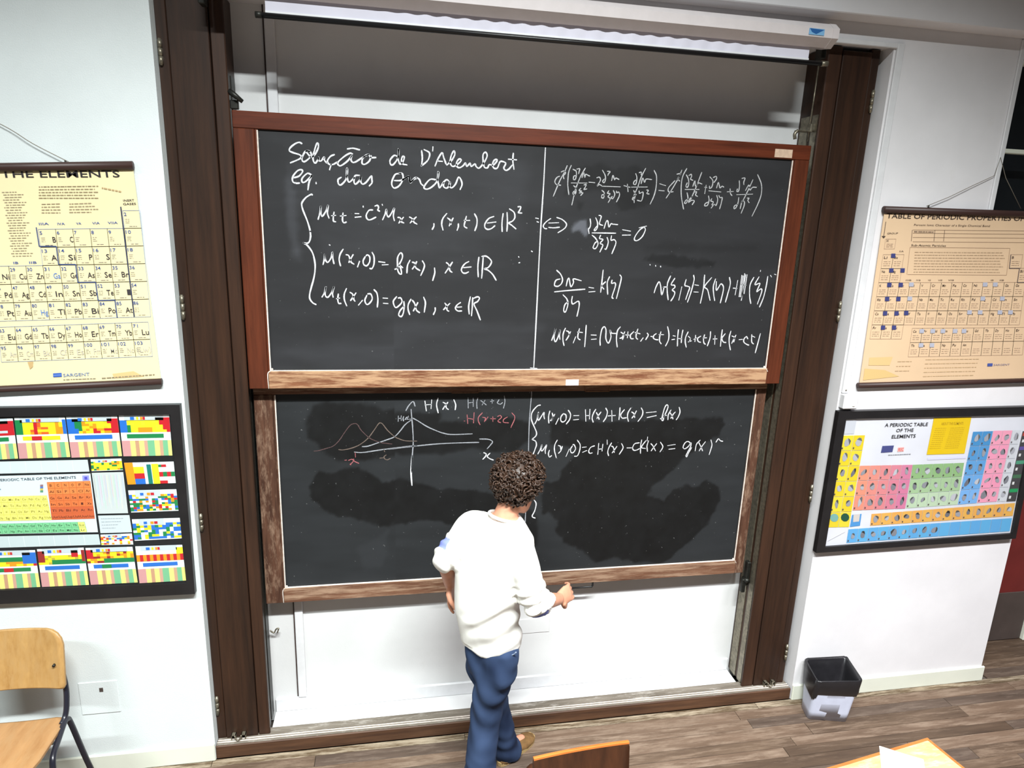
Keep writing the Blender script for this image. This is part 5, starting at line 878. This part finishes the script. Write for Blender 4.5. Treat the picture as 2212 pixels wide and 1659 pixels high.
def hand(wr, d, palmn, side, curl, thumbdir):
    """palm, four fingers of unequal length bent at the knuckles and a thumb leaving the side of the palm"""
    d = d.normalized(); x = d.cross(palmn).normalized(); pn = x.cross(d).normalized()
    def pal(m):
        m.loft([ell(wr-d*.01, .024, .018, 14, x, pn), ell(wr+d*.02, .033, .016, 14, x, pn), ell(wr+d*.055, .041, .015, 14, x, pn), ell(wr+d*.085, .040, .013, 14, x, pn), ell(wr+d*.094, .034, .009, 14, x, pn)])
    piece(B, pal)
    for i, (off, L) in enumerate(((-.031, .066), (-.0105, .075), (.0105, .070), (.030, .056))):
        p = wr+d*.084+x*off*thumbdir*-1; dirn = (d+x*off*thumbdir*-1*2.0).normalized(); ps = [p]; a = curl*(.7+.12*i); rot = 0
        for k in range(3):
            rot += a*(.8 if k == 0 else 1.0); v = dirn*math.cos(rot)+pn*math.sin(rot); p = p+v*L*(.42, .32, .26)[k]; ps.append(p)
        piece(B, lambda m: limb(m, ps, [.0098, .0090, .0082, .0072], 10, 3))
    p = wr+d*.028+x*.030*thumbdir; v = (d*.62+x*thumbdir*.62+pn*.45).normalized(); v2 = (d*.85+x*thumbdir*.1+pn*.5).normalized()
    piece(B, lambda m: limb(m, [p, p+v*.036, p+v*.036+v2*.030, p+v*.036+v2*.052], [.014, .012, .010, .008], 10, 3))
hand(wrL, J['hdL']-wrL, FW*.3+RT*.9, -1, .30, 1)
hand(wrR, J['hdR']-wrR, Vector((-.35, .75, -.35)), 1, .48, -1)
hipR, knR, anR, hipL, knL, anL = J['hipR'], J['knR'], J['anR'], J['hipL'], J['knL'], J['anL']
piece(B, lambda m: limb(m, [hipR+UP*.04, hipR.lerp(knR, .5), knR, knR.lerp(anR, .4), anR], [.070, .062, .048, .048, .034]))
piece(B, lambda m: limb(m, [hipL+UP*.04, hipL.lerp(knL, .5), knL, knL.lerp(anL, .4), anL], [.070, .062, .048, .048, .034]))
for an, d in ((anR, J['toeR']-J['heelR']), (anL, J['toeL']-J['heelL'])):
    d = Vector((d.x, d.y, 0)).normalized(); piece(B, lambda m: limb(m, [Vector((an.x, an.y, .075)), Vector((an.x, an.y, .05))+d*.04, Vector((an.x, an.y, .034))+d*.13], [.034, .034, .024]))
me = fuse(B, 'person', .0045, 4, .5)
person = link('person', me, M['skin'], None)
tag(person, 'man with curly dark hair in white long-sleeved shirt and jeans, back turned, facing the blackboards', 'person')
# ---- eyes
for s in (-1, 1):
    c = head+HF*.078+HU*.014+HR*s*.031; mb = MB(); mb.loft([ell(c+HF*math.sin(a)*.0125, .0125*math.cos(a)+.0002, .0125*math.cos(a)+.0002, 12, HR, HU) for a in np.linspace(-PI/2, PI/2, 7)]); mb.build('eye', M['eye'], person)
# ---- shirt : torso and sleeves fused, then folded
H = MB()
piece(H, lambda m: body_loft(m, [(J['hem'], .140, .108), (J['hem']+UP*.03, .144, .110), (pelvis.lerp(waist, .5)+UP*.02, .146, .112), (waist, .146, .112), (waist.lerp(chest, .5), .156, .118), (chest, .172, .124), (chest.lerp(upper, .6), .182, .120), (upper, .170, .104), (upper.lerp(neckb, .5), .118, .082), (upper.lerp(neckb, .92), .068, .064)], 36, 2.3))
piece(H, lambda m: limb(m, [upper-RT*.08-UP*.005, shL, shL.lerp(elL, .5), shL.lerp(elL, .95), elL.lerp(wrL, .13)], [.078, .070, .060, .058, .052], 20, 5))
piece(H, lambda m: limb(m, [upper+RT*.08-UP*.005, shR, shR.lerp(elR, .5), shR.lerp(elR, .9), elR.lerp(wrR, .12), elR.lerp(wrR, .38)], [.080, .073, .064, .062, .060, .046], 20, 5))
me = fuse(H, 'shirt', .0065, 5, .5)
n = len(me.vertices); co = np.zeros(n*3); me.vertices.foreach_get('co', co); co = co.reshape(-1, 3); no = np.zeros(n*3); me.vertices.foreach_get('normal', no); no = no.reshape(-1, 3)
def seg_t(a, b): 
    d = np.array(b-a); L = (d**2).sum(); t = ((co-np.array(a))@d)/L; dist = np.linalg.norm(co-(np.array(a)+np.clip(t, 0, 1)[:, None]*d), axis=1); return t, dist
disp = np.zeros(n)
u = co@np.array(RT); z = co[:, 2]; f = co@np.array(FW)
nz = np.array([noise.noise(Vector(p)*7) for p in co]); nz2 = np.array([noise.noise(Vector(p)*16+Vector((5, 1, 2))) for p in co])
u0 = float(chest.dot(RT))
back = np.clip((z-J['hem'].z)/(chest.z-J['hem'].z), 0, 1.4)
# diagonal pull folds from the right armpit down across the lower back
dg_ = (z-waist.z)*1.0-(u-u0)*.75
fold = np.sin(dg_*62+nz*2.2)*np.exp(-((z-waist.z-.02)/.16)**2)*np.clip((u-u0+.12)/.2, 0, 1)
disp += fold*.0075 + nz*.006*np.exp(-((z-waist.z)/.28)**2) + nz2*.0018
t, dist = seg_t(shR, elR); on = (dist < .09)&(t > .45)
disp += np.where(on, np.sin(t*30+nz*1.5)*.005*np.clip((t-.45)*3, 0, 1), 0)
t2, d2 = seg_t(elR, wrR); disp += np.where((d2 < .085)&(t2 > -.2), np.sin(t2*70+nz*1.5)*.0055, 0)
t3, d3 = seg_t(shL, elL); disp += np.where((d3 < .085)&(t3 > .5), np.sin(t3*26+nz)*.004, 0)
disp += np.where((z < J['hem'].z+.02), np.sin(u*34)*.004, 0)
co2 = co+no*disp[:, None]; me.vertices.foreach_set('co', co2.ravel())
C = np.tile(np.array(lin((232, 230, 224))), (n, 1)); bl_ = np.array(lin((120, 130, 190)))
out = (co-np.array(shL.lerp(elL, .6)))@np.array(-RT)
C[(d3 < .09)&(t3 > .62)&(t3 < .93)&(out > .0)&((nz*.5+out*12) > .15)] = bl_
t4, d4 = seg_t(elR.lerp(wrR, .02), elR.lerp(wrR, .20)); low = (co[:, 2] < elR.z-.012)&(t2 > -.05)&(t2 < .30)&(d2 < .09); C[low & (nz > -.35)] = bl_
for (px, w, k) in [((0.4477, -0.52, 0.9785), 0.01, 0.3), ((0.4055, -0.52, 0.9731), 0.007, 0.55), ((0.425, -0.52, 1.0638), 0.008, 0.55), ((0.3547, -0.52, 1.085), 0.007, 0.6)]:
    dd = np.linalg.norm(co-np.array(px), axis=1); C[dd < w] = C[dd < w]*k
at = me.color_attributes.new('Col', 'FLOAT_COLOR', 'POINT'); at.data.foreach_set('color', np.concatenate([C, np.ones((n, 1))], 1).ravel().astype(np.float32)); me.update()
link('shirt', me, M['shirt'], person)
mb = MB(); cc = upper.lerp(neckb, .90); ring = ell(cc, .070, .066, 30, (RT+UP*-.10).normalized(), (FW-UP*.25).normalized()); mb.tube(ring+[ring[0]], .007, 8, False); mb.build('collar', flat('collar_cotton', (230, 228, 222), .85, .1), person)
# ---- jeans
D_ = MB()
piece(D_, lambda m: body_loft(m, [(pelvis-UP*.12, .105, .088), (pelvis-UP*.06, .120, .098), (pelvis, .126, .100), (pelvis+UP*.06, .124, .096)], 30, 2.3))
piece(D_, lambda m: limb(m, [hipR+UP*.05, hipR-UP*.06, hipR.lerp(knR, .6), knR, knR.lerp(anR, .5), anR-UP*.02, anR-UP*.045], [.082, .084, .078, .074, .072, .076, .078], 20, 5))
piece(D_, lambda m: limb(m, [hipL+UP*.05, hipL-UP*.06, hipL.lerp(knL, .6), knL, knL.lerp(anL, .5), anL-UP*.02, anL-UP*.065+FW*.03], [.082, .082, .074, .068, .066, .072, .076], 20, 5))
me = fuse(D_, 'jeans', .0075, 5, .5)
n = len(me.vertices); co = np.zeros(n*3); me.vertices.foreach_get('co', co); co = co.reshape(-1, 3); no = np.zeros(n*3); me.vertices.foreach_get('normal', no); no = no.reshape(-1, 3)
u = co@np.array(RT); z = co[:, 2]; nz = np.array([noise.noise(Vector((p[0]*9, p[1]*9, p[2]*5))) for p in co]); nz2 = np.array([noise.noise(Vector(p)*20) for p in co])
disp = nz*.011+np.sin((z*.8+u*.9)*48+nz*3)*.0055*np.exp(-((z-.62)/.25)**2)+np.sin(z*75+u*30+nz*3)*.003*np.exp(-((z-.12)/.12)**2)
co = co+no*disp[:, None]; co[:, 2] = np.maximum(co[:, 2], .012); me.vertices.foreach_set('co', co.ravel())
k = np.clip(.5+nz*.7+nz2*.25, 0, 1)[:, None]; C = np.array(lin((28, 38, 60)))*(1-k)+np.array(lin((58, 74, 104)))*k
at = me.color_attributes.new('Col', 'FLOAT_COLOR', 'POINT'); at.data.foreach_set('color', np.concatenate([C, np.ones((n, 1))], 1).ravel().astype(np.float32)); me.update()
jo = link('jeans', me, M['denim'], person)
mb = MB(); pk = J['pocket']; tt = [pk+RT*.035+UP*.012, pk+RT*.015-UP*.010, pk-RT*.02-UP*.012, pk-RT*.045-UP*.004]; mb.tube(catmull(tt, 5), .003, 6); mb.build('pocket_seam', flat('pocket_stitching', (120, 132, 150), .9, .05), jo)
# ---- shoes
for heel, toe in ((J['heelR'], J['toeR']), (J['heelL'], J['toeL'])):
    d = Vector((toe.x-heel.x, toe.y-heel.y, 0)); L = d.length; d.normalize(); x = d.cross(UP); mb = MB(); rows = []
    for s_, w, h in ((-.01, .018, .040), (.02, .034, .062), (.08, .036, .075), (.14, .038, .066), (.19, .045, .052), (.24, .043, .040), (.275, .026, .028), (.285, .010, .018)):
        c = Vector((heel.x, heel.y, 0))+d*s_*L/.275; ring = []
        for q in range(16): a = 2*PI*q/16; ring.append(c+x*(w*math.cos(a))+UP*(.022+max(-.012, (h-.022)*math.sin(a))))
        rows.append(ring)
    mb.loft(rows); so = mb.build('shoe', M['shoe'], person)
    mb = MB(); rings = []
    for zz in (.0005, .022):
        r_ = []
        for q in range(28):
            a = 2*PI*q/28; s_ = .5-.5*math.cos(a); w = (.038 if s_ < .5 else .038+.010*math.sin((s_-.5)*PI*1.25))*abs(math.sin(a))**.7; r_.append(Vector((heel.x, heel.y, 0))+d*(-.016+s_*(L+.03))+x*math.copysign(w, math.sin(a))+UP*zz)
        rings.append(r_)
    mb.loft(rings, True, None, False); mb.build('sole', M['sole'], so)
# ---- curly hair
mb = MB(); rh = random.Random(8)
hc = head+HU*.022-HF*.014+RT*.008
def hp(th, ph, r): return hc+(HR*math.cos(th)*math.cos(ph)+HF*math.sin(th)*math.cos(ph)+HU*math.sin(ph))*r
rings = []
for i in range(15):
    ph = -.95+i*(PI/2+.95)/14; ring = []
    for k in range(30):
        th = 2*PI*k/30; p = Vector((math.cos(th)*math.cos(ph), math.sin(th)*math.cos(ph), math.sin(ph)))
        r = .106+.012*noise.noise(p*3.1)+.006*noise.noise(p*8); face = max(0, math.sin(th))*max(0, .62-ph)*.09
        ring.append(hp(th, ph, max(.06, r-face*1.1)) if i < 14 else hp(0, PI/2, .105)+Vector((math.cos(th), math.sin(th), 0))*.002)
    rings.append(ring)
mb.loft(rings)
cnt = 0
while cnt < 420:
    th = rh.uniform(0, 2*PI); ph = math.asin(rh.uniform(-.9, 1))
    if math.sin(th) > .25 and ph < .45: continue
    if ph < -.45 and math.sin(th) > -.2: continue
    cnt += 1; base = hp(th, ph, .103); nrm = (base-hc).normalized(); tan = nrm.cross(UP)
    if tan.length < .1: tan = Vector((1, 0, 0))
    tan.normalize(); bit = nrm.cross(tan); an = rh.uniform(0, 6.28); ax = (nrm*rh.uniform(.5, 1)+tan*math.cos(an)*.9+bit*math.sin(an)*.9).normalized()
    e1 = ax.orthogonal().normalized(); e2 = ax.cross(e1); rad = rh.uniform(.006, .013); turns = rh.uniform(1.0, 1.9); L = rh.uniform(.018, .036); n_ = 16; pts = []
    for q in range(n_): t_ = q/(n_-1); a = t_*turns*2*PI; pts.append(base+ax*(t_*L)+e1*math.cos(a)*rad+e2*math.sin(a)*rad)
    mb.tube(pts, [.0052*(1-.45*q/n_) for q in range(n_)], 5)
mb.build('hair', M['hair'], person, recalc=False)
